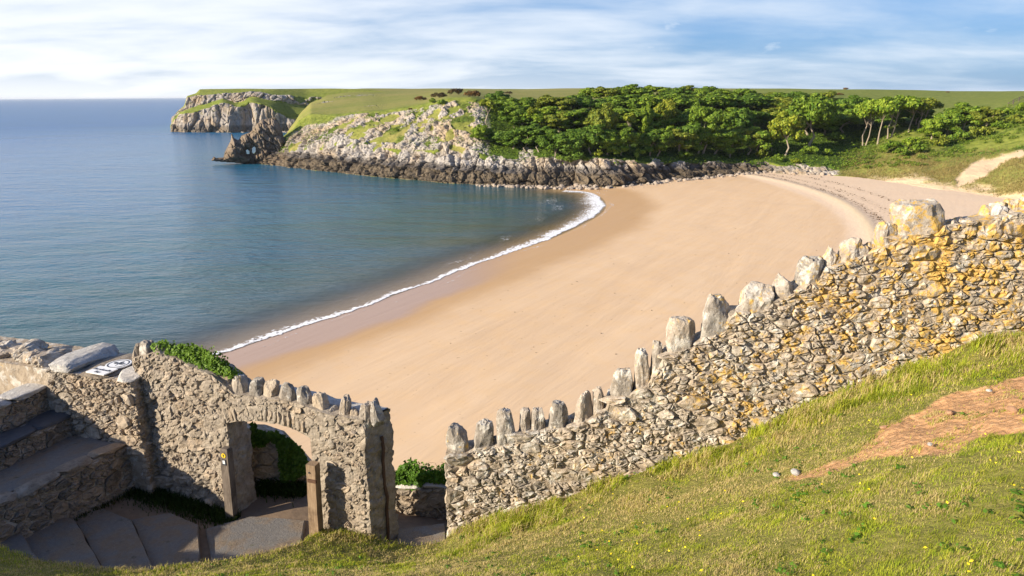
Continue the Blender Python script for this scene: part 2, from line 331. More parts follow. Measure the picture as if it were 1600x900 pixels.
M_LAND = land_material(); M_SAND = sand_material(); M_WATER = water_material(); M_FOAM = foam_material()
M_STONE = stone_material('lichen_stone', .078); M_COPE = stone_material('coping_stone', .06, ((.14, .125, .11), (.28, .255, .225), (.42, .39, .35)), .35)
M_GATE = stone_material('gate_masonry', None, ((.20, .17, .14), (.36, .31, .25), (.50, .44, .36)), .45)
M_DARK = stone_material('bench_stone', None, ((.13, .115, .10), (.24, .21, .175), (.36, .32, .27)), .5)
M_MORTAR = stone_material('lime_mortar', .06, ((.14, .12, .095), (.30, .26, .21), (.42, .37, .30)), .4)
M_PALE = stone_material('pale_capstone', None, ((.30, .28, .26), (.52, .50, .47), (.66, .64, .60)), .2)
M_PATH = path_material(); M_SOILPATH = plain('trodden_earth', (.20, .145, .10), .95, .3, 6, .1, .5, .03)
M_GROUND = ground_material(); M_BLADE = blade_material()
M_LEAF = leaf_material('tree_leaves'); M_IVY = leaf_material('ivy_leaves', True, (.035, .085, .010), (.09, .17, .02), .2)
M_GORSE = leaf_material('gorse_sprigs', True, (.06, .05, .02), (.16, .09, .02), .05)
M_BARK = plain('bark', (.30, .25, .19), .95, .4, 3, .1, .6, .05); M_TWIG = plain('dead_twig', (.24, .17, .11), .9, .3, 12)
M_WOOD = wood_material('weathered_timber', (.16, .105, .065), (.36, .265, .175)); M_DARKWOOD = wood_material('old_grey_timber', (.08, .062, .05), (.21, .175, .145))
M_WHITE = plain('white_enamel', (.74, .74, .74), .5, .03, 5, .4); M_INK = plain('dark_enamel', (.03, .035, .05), .5, .1, 5, .4)
M_YELLOW = plain('yellow_plastic', (.75, .52, .03), .5, .05, 5, .4); M_PETAL = plain('yellow_petal', (.80, .62, .02), .6, .1, 5); M_METAL = plain('rusty_iron', (.10, .055, .035), .7, .4, 30)
M_SOILROCK = plain('earthy_stone', (.34, .20, .12), .95, .4, 20, .1, .6, .02); M_SLATE = plain('dark_slate', (.06, .065, .075), .55, .4, 8, .3, .4, .02)
M_COPE2 = stone_material('lichened_coping', .055, ((.12, .11, .10), (.29, .265, .235), (.48, .455, .41)), .35); M_STONE2 = stone_material('orange_lichen_stone', .12); 
# ---------------------------------------------------------------- shoreline, beach
SHORE_PX = [(120, 640), (250, 592), (335, 558), (400, 535), (450, 518), (510, 498), (560, 482), (620, 460), (680, 438), (735, 415), (790, 396), (840, 381), (880, 366), (915, 349), (938, 336), (948, 324), (944, 312), (932, 304), (915, 299), (880, 297)]
SHORE = at_z([q[0] for q in SHORE_PX], [q[1] for q in SHORE_PX], 0.)[:, :2]
def _smooth(L, k=3):
    for _ in range(k):
        q = np.empty((2 * len(L) - 2, 2)); q[0::2] = .75 * L[:-1] + .25 * L[1:]; q[1::2] = .25 * L[:-1] + .75 * L[1:]; L = np.vstack([L[:1], q, L[-1:]])
    return L
SHORE = _smooth(SHORE, 2); SHORE = np.vstack([SHORE[0] + (SHORE[0] - SHORE[1]) / np.hypot(*(SHORE[0] - SHORE[1])) * 4000, SHORE, SHORE[-1] + np.array([-.3, 1.]) * 5000])
def shore_dist(P):
    d, s, al = poly_dist(P, SHORE); return -d * s, al            # positive on the land side (right of travel)
def beach_z_from(s): return np.where(s > 0, 4.6 * (1 - np.exp(-np.maximum(s, 0) / 150.)), np.maximum(.055 * s, -6.))
def at_beach(px, py):
    P = at_z(px, py, 0.)
    for _ in range(6):
        s, _a = shore_dist(P[:, :2]); z = np.maximum(beach_z_from(s), 0); P = at_z(px, py, z)
    return P
TRACK_PX = [(1165, 273), (1205, 280), (1245, 290), (1285, 303), (1318, 318), (1340, 334), (1356, 352), (1366, 378), (1372, 410)]
TRACK = _smooth(at_beach(np.array([q[0] for q in TRACK_PX], float), np.array([q[1] for q in TRACK_PX], float))[:, :2], 2)
DRY = _smooth(at_beach(np.array([1150., 1200, 1240, 1285, 1310, 1330, 1300, 1290]), np.array([273., 286, 300, 318, 338, 365, 400, 440]))[:, :2], 2)
gx, gy = np.meshgrid(np.arange(-90, 200.1, .8), np.arange(14, 300.1, .8), indexing='ij')
P2 = np.stack([gx.ravel(), gy.ravel()], 1); s, al = shore_dist(P2)
z = beach_z_from(s); P3 = np.column_stack([P2, z]); z = z + fbm(P3 * [1, 1, 0], 12., 3, 5) * .10 * sstep(3, 25, s)
td, ts, ta = poly_dist(P2, TRACK); dd, ds, da = poly_dist(P2, DRY)
z += .35 * np.exp(-(td / 2.2) ** 2)
ppx, ppy, _w = proj(np.column_stack([P2, z]))
dryzone = np.clip(.5 + dd * ds / 10., 0, 1)
film = sstep(835, 690, ppx) * .95 + .05
trk = np.exp(-(np.clip(td - .1, 0, None) / 1.0) ** 2) * np.clip(.45 + .55 * sstep(10, 70, ta), 0, 1) * .8
wrk = np.exp(-((td * ts - 3.0) / 1.6) ** 2) + .5 * np.exp(-((td * ts - 7.5) / 1.2) ** 2) + .5 * np.exp(-((td * ts - 14) / 1.) ** 2)
keep = (s > -60)
F = grid_faces(*gx.shape); F = F[keep[F].all(1)]
tag(build('beach', np.column_stack([P2, z]), F, M_SAND, smooth=True, attrs=dict(shore=s, dryzone=dryzone, film=film, track=trk, wrack=wrk)), kind='structure')
# ---------------------------------------------------------------- sea
ang = np.radians(np.concatenate([np.arange(-180, -60, 5), np.arange(-60, 60, .3), np.arange(60, 181, 5)]))
rad = np.concatenate([12 * 1.014 ** np.arange(0, 260), 12 * 1.014 ** 260 * 1.12 ** np.arange(0, 50)]); rad = rad[rad < 45000]
A, R = np.meshgrid(ang, rad, indexing='ij'); V = np.stack([R * np.sin(A), R * np.cos(A), 0 * R], -1).reshape(-1, 3)
s_, _a = shore_dist(V[:, :2])
tag(build('sea', V, grid_faces(len(ang), len(rad))[:, ::-1], M_WATER, smooth=True, attrs=dict(shore=-s_)), kind='structure')
# ---------------------------------------------------------------- foam of the breaking wavelet
seg = np.hypot(*(SHORE[1:] - SHORE[:-1]).T); cum = np.concatenate([[0], np.cumsum(seg)]); tt = np.arange(3980, cum[-2] - 1, .22)
C = np.column_stack([np.interp(tt, cum, SHORE[:, k]) for k in (0, 1)]); T = np.gradient(C, axis=0); T /= np.hypot(*T.T)[:, None]; NR = np.column_stack([T[:, 1], -T[:, 0]])   # towards land
vv = np.linspace(0, 1, 15); ppx, ppy, _w = proj(np.column_stack([C, 0 * tt])); T0 = np.column_stack([tt, 0 * tt, 0 * tt])
def ribbon(name, width, mid, thin, lace, h, label):
    off = mid[:, None] - width[:, None] * (1 - vv[None]) + .25 * vnoise(np.stack(np.meshgrid(tt, vv * 3, [0.], indexing='ij'), -1)[:, :, 0], .8, 2)
    XY = C[:, None] + NR[:, None] * off[..., None]; so_, _a = shore_dist(XY.reshape(-1, 2)); hump = h * np.exp(-((vv - .7) / .2) ** 2)[None]
    Z = np.maximum(beach_z_from(so_), 0).reshape(off.shape) + .05 + hump
    e = np.minimum(np.minimum(vv / lace, (1 - vv) / .12), 1.)[None] * .62 - thin[:, None]
    tag(build(name, np.dstack([XY, Z]), grid_faces(len(tt), len(vv)), M_FOAM, smooth=True, attrs=dict(edge=e)), kind='stuff', label=label, cat='foam')
w0 = np.interp(ppx, [330, 480, 620, 760, 880, 950], [1.9, 2.1, 1.6, 1.9, 4.2, 6.5]) * (1 + .45 * fbm(T0, 7., 4, 3)); mid0 = fbm(T0, 9., 4, 8) * 1.1 + .25
ribbon('surf', w0 * 1.5, mid0, .12 * np.maximum(fbm(T0, 14., 3, 21), -.2), .8, .05, 'white line of foam where the wavelet breaks on the sand')
ribbon('swash', w0 * .8, mid0 + 2.0 + 1.6 * fbm(T0, 11., 4, 31), .20 + .35 * np.abs(fbm(T0, 16., 3, 32)), .9, .0, 'thin broken trace of foam left on the wet sand')
ribbon('ripple_foam', w0 * 1.3, mid0 - w0 * 1.6 - 1.5 + 1.5 * fbm(T0, 13., 3, 41), .30 + .5 * np.abs(fbm(T0, 22., 3, 42)), .5, .0, 'faint lacy foam trailing behind the breaking wavelet')
# ---------------------------------------------------------------- headland behind the bay
# column: px, base_y, top of weed band, top of bare rock, mid slope, crest, far_y, far_d, insets(dark, pale, mid, crest)
HC = np.array([
 (378, 254, 253, 252, 251, 250, 252, 352, 2, 4, 6, 8), (392, 254, 250, 247, 245, 243, 249, 375, 3, 6, 10, 15), (420, 257, 248, 240, 231, 224, 236, 385, 3, 8, 15, 25), (440, 259, 249, 240, 224, 215, 222, 385, 4, 9, 18, 28),
 (455, 262, 248, 236, 216, 203, 198, 410, 4, 9, 22, 40), (470, 263, 247, 232, 208, 186, 176, 520, 4, 10, 26, 48), (485, 265, 247, 229, 203, 178, 160, 600, 4, 10, 26, 48), (510, 268, 249, 226, 201, 179, 148, 700, 4, 10, 26, 48), (540, 271, 252, 222, 198, 178, 139, 800, 4, 11, 26, 48),
 (570, 274, 254, 226, 196, 174, 138, 830, 4, 10, 24, 46), (600, 277, 255, 233, 202, 173, 138, 830, 4, 9, 24, 46), (660, 282, 258, 236, 200, 164, 138, 830, 4, 9, 24, 46), (700, 286, 263, 235, 194, 152, 138, 830, 4, 9, 24, 46),
 (740, 288, 263, 240, 200, 152, 138, 830, 4, 8, 24, 46), (800, 290, 267, 247, 215, 166, 138, 830, 3, 7, 24, 55), (850, 292, 271, 248, 212, 168, 138, 830, 3, 6, 24, 58), (900, 294, 270, 245, 215, 170, 137.5, 800, 3, 6, 25, 62),
 (940, 293, 271, 249, 228, 170, 137, 780, 3, 6, 22, 66), (1000, 287, 270, 252, 230, 168, 137, 760, 3, 6, 22, 70), (1060, 281, 268, 252, 232, 168, 137, 740, 3, 6, 22, 70), (1100, 277, 266, 254, 235, 168, 137, 720, 3, 6, 22, 72),
 (1140, 273, 265, 257, 238, 168, 137, 700, 3, 5, 22, 72), (1200, 270, 263, 256, 236, 168, 137, 680, 2.5, 5, 22, 74), (1240, 272, 265, 257, 236, 170, 137, 680, 2.5, 5, 22, 74), (1290, 273, 268, 261, 238, 172, 137.5, 680, 3, 7, 25, 78),
 (1340, 277, 271, 262, 235, 176, 138, 680, 5, 13, 38, 88), (1380, 282, 274, 258, 226, 181, 138.5, 680, 6, 18, 46, 92), (1440, 292, 281, 264, 228, 183, 139, 680, 6, 18, 48, 95), (1500, 300, 290, 272, 235, 182, 139.5, 680, 6, 18, 50, 100), (1560, 309, 296, 272, 230, 174, 140, 680, 7, 20, 52, 104),
 (1600, 318, 301, 272, 228, 166, 140, 680, 7, 20, 54, 106), (1700, 336, 315, 282, 235, 160, 141, 640, 7, 20, 54, 106), (1900, 380, 345, 300, 240, 160, 142, 600, 7, 20, 50, 100)], float)
def head_profile(px):
    """control points of the ground along the sight column px: array (n, 7, 3)"""
    px = np.atleast_1d(np.asarray(px, float)); c = [np.interp(px, HC[:, 0], HC[:, k]) for k in range(12)]
    wv = np.column_stack([px, 0 * px, 0 * px]); c[3] = c[3] + np.where(px > 620, 1, .4) * (5.5 * fbm(wv, 34., 3, 7) + 2.0 * fbm(wv, 9., 2, 8)); c[2] = np.maximum(c[2] + 2.5 * fbm(wv, 22., 3, 9), c[3] + 2)
    b = at_beach(px, c[1]); d0 = np.hypot(b[:, 0], b[:, 1]); d0 = np.where(px < 935, np.hypot(*at_z(px, c[1], 0.)[:, :2].T), d0)
    pts = [at_d(px, c[1], d0)]
    pts[0][:, 2] -= 0.0
    for y, i in ((c[2], c[8]), (c[3], c[9]), (c[4], c[10]), (c[5], c[11])): pts.append(at_d(px, y, d0 + i))
    pts.append(at_d(px, c[6], c[7]))
    last = pts[-1].copy(); rr = np.hypot(last[:, 0], last[:, 1]); last[:, :2] *= ((rr + 60) / rr)[:, None]; last[:, 2] = np.maximum(last[:, 2] - 26, -2); pts.append(last)
    first = pts[0].copy(); rr = np.hypot(first[:, 0], first[:, 1]); first[:, :2] *= ((rr - 5) / rr)[:, None]; first[:, 2] = first[:, 2] - 3.; pts.insert(0, first)
    return np.stack(pts, 1)
ROWS = [4, 20, 30, 46, 40, 70, 5]
def profile_rows(prof, rows, soften=True):
    out = []
    for k, n in enumerate(rows):
        t = np.linspace(0, 1, n, endpoint=False)
        if k == len(rows) - 1: t = np.linspace(0, 1, n)
        elif rows[k] == 70: t = t ** 1.6
        out.append(prof[:, k, None] * (1 - t[None, :, None]) + prof[:, k + 1, None] * t[None, :, None])
    return np.concatenate(out, 1)
def smooth_axis(P, ax, k):
    for _ in range(k):
        Q = P.copy(); a = [slice(None)] * P.ndim; b = a[:]; c = a[:]; a[ax] = slice(1, -1); b[ax] = slice(0, -2); c[ax] = slice(2, None)
        Q[tuple(a)] = .5 * P[tuple(a)] + .25 * (P[tuple(b)] + P[tuple(c)]); P = Q
    return P
def normals(P):
    n = np.cross(np.gradient(P, axis=0), np.gradient(P, axis=1)); n /= np.linalg.norm(n, axis=2, keepdims=True) + 1e-9; return n
pxs = np.concatenate([np.arange(376, 1610, 1.5), np.arange(1610, 1900, 6)])
HP = profile_rows(head_profile(pxs), ROWS); HP[:, 30:] = smooth_axis(HP, 1, 5)[:, 30:]; HPs = smooth_axis(HP, 0, 40); HP = smooth_axis(HP, 0, 3); _w = sstep(500, 540, pxs)[:, None, None]; HP = HP * (1 - _w) + HPs * _w
HP[:, 0:4] = profile_rows(head_profile(pxs), ROWS)[:, 0:4]
HBASE = HP.copy(); nr = np.cumsum(ROWS); row = np.arange(HP.shape[1]); PX = pxs[:, None] * np.ones(len(row))[None]; RW = row[None] * np.ones(len(pxs))[:, None]
rn_big = fbm(HP, (9, 9, 12), 4, 11); rn_diag = ridged(HP @ np.array([[.8, 0, .6], [0, 1, 0], [-.6, 0, .8]]).T, (9, 9, 26), 4, 5)
cliff = sstep(nr[0] - 3, nr[0] + 2, RW) * (1 - sstep(nr[2] - 8, nr[2] + 6, RW + 26 * fbm(HP, (5, 5, 4), 4, 66))) * (1 - sstep(1285, 1335, PX))
slope = sstep(nr[2] - 4, nr[2] + 2, RW) * (1 - sstep(nr[4] - 14, nr[4], RW))
zone = sstep(500, 560, PX) * (1 - sstep(735, 790, PX)) + sstep(425, 450, PX) * (1 - sstep(500, 555, PX)) * (1 - .75 * sstep(nr[3] - 6, nr[3] + 22, RW))
out1 = sstep(.02, .2, rn_big * .9 + rn_diag * .5 - .07 + .10 * np.exp(-((PX - 565) / 22) ** 2) + .16 * np.exp(-((PX - 470) / 26) ** 2)) * slope * zone
out2 = np.exp(-(((PX - 822) / 13) ** 2)) * (1 - sstep(nr[2] + 12, nr[2] + 34, RW)) * sstep(nr[2] - 8, nr[2], RW) + .9 * np.exp(-((PX - 425) / 16) ** 2) * slope
fieldrock = sstep(.30, .42, fbm(HP, (22, 22, 9), 3, 23)) * sstep(nr[4] - 6, nr[4] + 4, RW) * (1 - sstep(nr[4] + 40, nr[4] + 55, RW)) * (1 - sstep(560, 620, PX))
rockm = np.clip(np.maximum.reduce([cliff, out1, out2, fieldrock * .9]), 0, 1)
veg = sstep(742, 775, PX + 18 * rn_big) * (1 - sstep(1330, 1400, PX - 40 * sstep(nr[2] + 46, nr[2] + 80, RW))) * sstep(nr[2] - 10, nr[2] + 2, RW + 20 * fbm(HP, (4, 4, 4), 3, 67)) * (1 - sstep(nr[4] - 4, nr[4] + 10, RW))
veg = np.maximum(veg, .9 * sstep(.02, .25, fbm(HP, 8., 4, 77)) * sstep(1330, 1400, PX) * sstep(nr[3] - 26, nr[3], RW) * (1 - sstep(nr[4] + 2, nr[4] + 16, RW)))
veg = np.maximum(veg, .75 * slope * zone * sstep(.0, .25, fbm(HP, 6., 3, 88)))
dry = np.clip(sstep(1290, 1350, PX) * (1 - sstep(nr[2] + 5, nr[3] + 4, RW)) * (.75 + fbm(HP, 8., 4, 31)) + .55 * sstep(nr[4], nr[4] + 8, RW) * (1 - sstep(1000, 1250, PX)) * (.8 + fbm(HP, 40., 4, 32)) + .7 * zone * slope * (.5 + fbm(HP, 9., 3, 12)), 0, 1)
qx, qy, _w = proj(HP)
qx = qx + 10 * fbm(HP, 4., 4, 41); qy = qy + 6 * fbm(HP, 3., 4, 42)
sandm = in_poly(qx, qy, [(1490, 290), (1498, 272), (1512, 258), (1536, 248), (1572, 243), (1610, 228), (1640, 228), (1610, 240), (1562, 256), (1540, 272), (1512, 288), (1500, 294)]).astype(float)
sandm = smooth_axis(smooth_axis(sandm, 0, 2), 1, 2); foot = sstep(1340, 1400, PX) * (1 - sstep(nr[0] + 6, nr[1] + 10, RW + 26 * fbm(HP, 5., 4, 55))); sandm = np.maximum(sandm, foot)
HN = normals(HP); HN[..., 2] *= .5
if HN[200, 60, 1] > 0: HN = -HN
f1, f2, cid = worley(HP @ np.array([[.85, 0, .5], [0, 1, 0], [-.5, 0, .85]]).T, (3.6, 3.6, 10.), 9)
g1, g2, gid = worley(HP @ np.array([[.85, 0, .5], [0, 1, 0], [-.5, 0, .85]]).T, (1.5, 1.5, 3.6), 19)
disp = rockm * (2.3 * (cid - .45) + .9 * (gid - .5) + 1.2 * ridged(HP @ np.array([[.85, 0, .5], [0, 1, 0], [-.5, 0, .85]]).T, (2.2, 2.2, 9), 4, 3) - 1.6 * np.exp(-(f2 - f1) / .10) - .5 * np.exp(-(g2 - g1) / .12))
disp += cliff * (1.9 * fbm(HP * [1, 1, 0], 16., 3, 61) + 1.2 * sstep(nr[1], nr[1] - 4, RW) * 1.1)
cove = np.exp(-(((PX - 735) / 9) ** 2)) * 2.0 + np.exp(-(((PX - 893) / 24) ** 2)) * 5.5 + np.exp(-(((PX - 1050) / 12) ** 2)) * 2.5 + np.exp(-((PX - 780) / 6) ** 2) * 2
disp -= cliff * cove; disp += (1 - rockm) * (.9 * fbm(HP, 6., 4, 71) + .35 * fbm(HP, 1.8, 3, 73) + .35 * veg * fbm(HP, 2.5, 3, 72)) * (1 - sstep(nr[4], nr[4] + 20, RW))
disp *= sstep(nr[0] - 5, nr[0], RW) * (1 - sstep(nr[4] + 50, nr[4] + 65, RW)) ; disp -= sandm * .5 * sstep(1450, 1500, PX)
HP = HP + HN * disp[..., None] * np.array([1, 1, .8])
HP[..., 2] += out1 * .6
HP[..., 2] += 1.3 * fbm(HP * [1, 1, 0], 90., 3, 15) * sstep(nr[4], nr[4] + 25, RW)
tide = sstep(1290, 1150, PX)
tag(build('headland', HP, grid_faces(*HP.shape[:2]), M_LAND, smooth=False, attrs=dict(rock=rockm, veg=veg, dry=dry, sand=sandm, tide=tide, brown=np.clip(sstep(505, 440, PX) * (.6 + rn_big), 0, 1))), kind='structure')
def on_land(px, py):
    """point of the wooded ground that shows at this place of the photograph"""
    B = head_profile(px)[0]; t = np.linspace(0, 1, 80)[:, None]; L = np.vstack([B[k] * (1 - t) + B[k + 1] * t for k in range(2, 6)]); _x, y, _w = proj(L); m = np.where(y <= py)[0]
    return L[m[0]] if len(m) else L[-1]
_flat = HP.reshape(-1, 3)
def drop(p, r=2.0):
    """height of the finished headland below or above p"""
    i = int(np.argmin(np.abs(pxs - proj(p)[0]))); c = HP[max(i - 2, 0):i + 3].reshape(-1, 3); k = np.argmin(np.hypot(c[:, 0] - p[0], c[:, 1] - p[1])); return np.array([p[0], p[1], c[k, 2]])
# ---------------------------------------------------------------- far headland with its stepped cliffs
# px, base_y, cliff1 top, ledge, cliff2 top, crest, (d base), insets
FC = np.array([(266, 206, 206, 206, 206, 206, 640), (269, 206, 196, 196, 196, 196, 640), (272, 206, 188, 187, 187, 186, 638), (279, 206, 180, 178, 177, 176, 636), (288, 207, 177, 172, 170, 168, 634), (292, 207, 176, 171, 152, 151, 632), (300, 207, 175, 168, 150, 148, 630), (306, 207, 174, 167, 149, 146, 628), (312, 207, 172, 166, 149, 139.5, 626),
 (330, 207, 168, 160, 148, 139, 624), (348, 207, 160, 152, 146, 139, 622), (372, 207, 168, 163, 146, 138.5, 618), (392, 207, 156, 150, 143, 138.5, 612), (425, 207, 168, 158, 150, 139, 605), (450, 206, 180, 162, 150, 138.8, 600), (480, 205, 176, 166, 152, 138.5, 600), (520, 205, 178, 168, 154, 138.2, 600), (560, 205, 180, 170, 156, 139, 600), (600, 205, 183, 174, 162, 143, 600), (640, 205, 190, 182, 172, 155, 600)], float)
pf = np.arange(266, 640, .8); c = [np.interp(pf, FC[:, 0], FC[:, k]) for k in range(7)]
wob = 7 * fbm(np.column_stack([pf, 0 * pf, 0 * pf]), 26., 4, 7); d0 = np.hypot(*at_z(pf, c[1], 0.)[:, :2].T)
pts = [at_d(pf, c[1] + 3, d0 - 4), at_d(pf, c[1], d0)]
for y, i in ((c[2], 7), (c[3], 22), (c[4], 28), (c[5], 45)): pts.append(at_d(pf, y, d0 + i))
far = pts[-1].copy(); r = np.hypot(far[:, 0], far[:, 1]); far[:, :2] *= ((r + 90) / r)[:, None]; far[:, 2] = np.minimum(far[:, 2] + .6, 39); pts.append(far)
end = far.copy(); end[:, :2] *= ((r + 150) / (r + 90))[:, None]; end[:, 2] = -3; pts.append(end)
FP = profile_rows(np.stack(pts, 1), [4, 46, 26, 26, 16, 12, 5]); FPs = smooth_axis(FP, 0, 120); FP = smooth_axis(FP, 0, 1); _w = sstep(325, 360, pf)[:, None, None]; FP = FP * (1 - _w) + FPs * _w
nf = np.cumsum([4, 46, 26, 26, 16, 12, 5]); FR = np.arange(FP.shape[1])[None] * np.ones(len(pf))[:, None]; FX = pf[:, None] * np.ones(FP.shape[1])[None]
tilt = fbm(FP, (16, 16, 9), 4, 91)
ledge = sstep(nf[1] - 4, nf[1] + 3, FR + 12 * tilt) * (1 - sstep(nf[2] - 6, nf[2] + 2, FR + 16 * tilt)) + sstep(nf[3] - 2, nf[3] + 3, FR + 5 * tilt)
rock2 = np.clip(1 - ledge, 0, 1) * sstep(-2, 4, FR); rock2 *= 1 - sstep(430, 475, FX + 25 * tilt) * sstep(-.15, .1, tilt) * sstep(nf[1] - 30, nf[1], FR)
F_N = normals(FP); F_N = F_N * [1, 1, .3]
if F_N[100, 30, 1] > 0: F_N = -F_N
f1, f2, cid = worley(FP * [1, 1, .16], (7., 9, 7), 44); g1, g2, gid = worley(FP * [1, 1, .45], (3., 3, 3.), 45)
dsp = rock2 * (4.5 * (cid - .4) + 2.0 * (gid - .5) - 2.2 * np.exp(-(f2 - f1) / .09) + 1.2 * ridged(FP, (6, 6, 12), 3, 46) + 5 * fbm(FP * [1, 1, 0], 40., 3, 47))
dsp -= rock2 * 6 * np.exp(-((FX - 385) / 9) ** 2) * (1 - sstep(nf[1] - 12, nf[1], FR)); dsp += 6 * rock2 * np.exp(-((FX - 363) / 5) ** 2) * (1 - sstep(nf[0] + 30, nf[1], FR))
dsp *= sstep(0, 5, FR) * (1 - sstep(nf[5] - 3, nf[5], FR)) * sstep(266, 276, FX); FP = FP + F_N * dsp[..., None]
tag(build('far_headland', FP, grid_faces(*FP.shape[:2]), M_LAND, attrs=dict(rock=rock2, veg=.1 * (1 - rock2), dry=np.clip(.35 * (1 - rock2) * sstep(nf[3], nf[5], FR), 0, 1), sand=0 * rock2, tide=.7 + 0 * rock2, brown=.25 + 0 * rock2)), kind='structure')
# ---------------------------------------------------------------- pinnacled rock with two sea holes at the point
OUT = [(330, 251), (331, 249), (334, 244), (338, 247), (349, 246), (351, 237), (356, 228), (360, 220), (361, 208), (363, 209), (366, 215.5), (372, 219), (378, 211), (390, 207), (394, 203), (401, 194), (408, 187), (420, 185), (430, 183), (436, 191), (440, 200), (443, 212), (450, 222), (454, 240), (452, 254), (400, 256), (350, 253)]
HOLES = [[(384.5, 235), (387, 233.5), (389.5, 237), (389, 241), (386, 241)], [(394, 232), (397, 229), (399, 231), (398.5, 239), (395.5, 240.5), (394, 237)]]
D_FIN = 347.; gxx = np.arange(329, 456, .8); gyy = np.arange(182, 257, .8); GX, GY = np.meshgrid(gxx, gyy, indexing='ij')
ins = in_poly(GX, GY, OUT)
for h in HOLES: ins &= ~in_poly(GX, GY, h)
mi = ins.astype(float); dist_in = np.zeros_like(mi); cur = ins.copy()
for k in range(14):
    dist_in += cur; e = cur.copy(); e[1:] &= cur[:-1]; e[:-1] &= cur[1:]; e[:, 1:] &= cur[:, :-1]; e[:, :-1] &= cur[:, 1:]; cur = e
base = at_d(GX, GY, D_FIN + 0 * GX); depthv = base - EYE; depthv[..., 2] = 0; depthv /= np.linalg.norm(depthv, axis=2, keepdims=True)
th = 1.0 + 5.0 * np.sqrt(np.clip(dist_in / 14, 0, 1))
w1, w2, wc = worley(base @ np.array([[.85, 0, .5], [0, 1, 0], [-.5, 0, .85]]).T, (2.6, 2.6, 6), 31)
rel = 2.0 * (wc - .5) - 1.2 * np.exp(-(w2 - w1) / .12) + 1.0 * ridged(base, 2.2, 3, 5)
front = base - depthv * (th + np.clip(dist_in / 3, 0, 1) * rel)[..., None]; back = base + depthv * th[..., None]
idm = -np.ones(ins.shape, int); idm[ins] = np.arange(ins.sum()); nI = ins.sum(); V = np.vstack([front[ins], back[ins]]); Fq = []
for i in range(ins.shape[0] - 1):
    for j in range(ins.shape[1] - 1):
        q = (idm[i, j], idm[i + 1, j], idm[i + 1, j + 1], idm[i, j + 1])
        if min(q) >= 0: Fq.append(q)
Fq = np.array(Fq); ed = {}
for q in Fq:
    for a, b in ((q[0], q[1]), (q[1], q[2]), (q[2], q[3]), (q[3], q[0])):
        if (b, a) in ed: del ed[(b, a)]
        else: ed[(a, b)] = 1
sidef = np.array([(b, a, a + nI, b + nI) for a, b in ed]); V[:, 2] = np.maximum(V[:, 2], -2)
zr = np.ones(len(V))
o = build('sea_arch_rock', V, np.vstack([Fq, Fq[:, ::-1] + nI, sidef]), M_LAND, attrs=dict(rock=zr, veg=0 * zr, dry=0 * zr, sand=0 * zr, tide=zr, brown=zr))
tag(o, 'jagged brown pinnacle rock with two small sea holes at the headland tip', 'sea rock')
# ---------------------------------------------------------------- boulders at the cliff foot
def rock_mesh(name, seed, mat_, sub=2, squash=(1, .8, .7), rough=.3, flat=True, freq=.9):
    import bmesh
    bm = bmesh.new(); bmesh.ops.create_icosphere(bm, subdivisions=sub, radius=1); V = np.array([v.co[:] for v in bm.verts]); F = [tuple(v.index for v in f.verts) for f in bm.faces]; bm.free()
    rr = np.random.default_rng(seed)
    for _ in range(5):                                          # hew flats
        n = rr.normal(size=3); n /= np.linalg.norm(n); h = rr.uniform(.55, .85); d = V @ n; V = V - np.outer(np.maximum(d - h, 0), n) * .9
    V = V * (1 + rough * fbm(V + seed * 3.1, freq, 3, seed))[:, None] * np.array(squash)
    return new_mesh(name, V, F, mat_, smooth=not flat, attrs=None)
M_BOULDER = stone_material('shore_rock', None, ((.09, .08, .072), (.25, .225, .20), (.40, .365, .33)), .35)
BM = [rock_mesh('boulder', 50 + k, M_BOULDER, 2, rough=.4) for k in range(5)]
BOUL = [(1067, 271, 2.0, 'pale upright boulder standing on the sand below the dark cliff'), (1087, 269, 1.3, 'mid grey boulder behind the edge of the sand beside the pale upright one'), (1115, 266, 1.9, 'broad pale boulder near the inner end of the dark cliff'), (1104, 270, 1.3, 'low rounded boulder in front of the broad pale boulder'), (1240, 262, 2.6, 'large pale slanting rock slab at the back of the beach under the bright bush'),
        (1212, 263, 1.6, 'squat grey rock next to the large slanting slab, on its wooded cliff side'), (1266, 268, 1.5, 'grey rock at the back of the beach where the dune begins'), (1283, 267, 1.4, 'last small grey rock before the grassy dune'), (1333, 270, 1.1, 'lone dark rock at the foot of the dune'), (1282, 277, .5, 'tiny dark stone lying out on the open dry sand'), (1075, 282, .5, 'small weedy stone on the sand in front of the pale upright boulder')]
for k, (x, y, r, lab) in enumerate(BOUL):
    p = at_beach(np.array([float(x)]), np.array([float(y)]))[0]; o = link('boulder', BM[k % 5]); o.location = (p[0], p[1], p[2] + r * .35); o.rotation_euler = (0, random.uniform(-.3, .3), random.uniform(0, 6)); o.scale = (r, r, r * (1.3 if 'upright' in lab or 'slab' in lab else .9)); tag(o, lab, 'boulder', 'boulders along the back of the beach')
V = []; F = []; cnt = 0
bv = [np.array([v.co[:] for v in m.vertices]) for m in BM]; bf = [np.array([p.vertices[:] for p in m.polygons]) for m in BM]; AV = []; AF = []
def scatter_rock(p, r):
    global cnt
    k = random.randrange(len(bv)); a = random.uniform(0, 6.3); R = np.array([[math.cos(a), -math.sin(a), 0], [math.sin(a), math.cos(a), 0], [0, 0, 1]])
    AV.append((bv[k] * r) @ R.T + p); AF.append(bf[k] + cnt); cnt += len(bv[k])
for _ in range(520):
    x = random.uniform(745, 1185); yb = np.interp(x, HC[:, 0], HC[:, 1]); top = 12 if 880 < x < 1060 else 7
    y = yb - random.random() ** 1.4 * top + 3; p = at_beach(np.array([x]), np.array([y]))[0]; scatter_rock(p + [0, 0, .1], random.choice((.35, .5, .7, .9, 1.2)) * (1.0 if x < 1060 else .8))
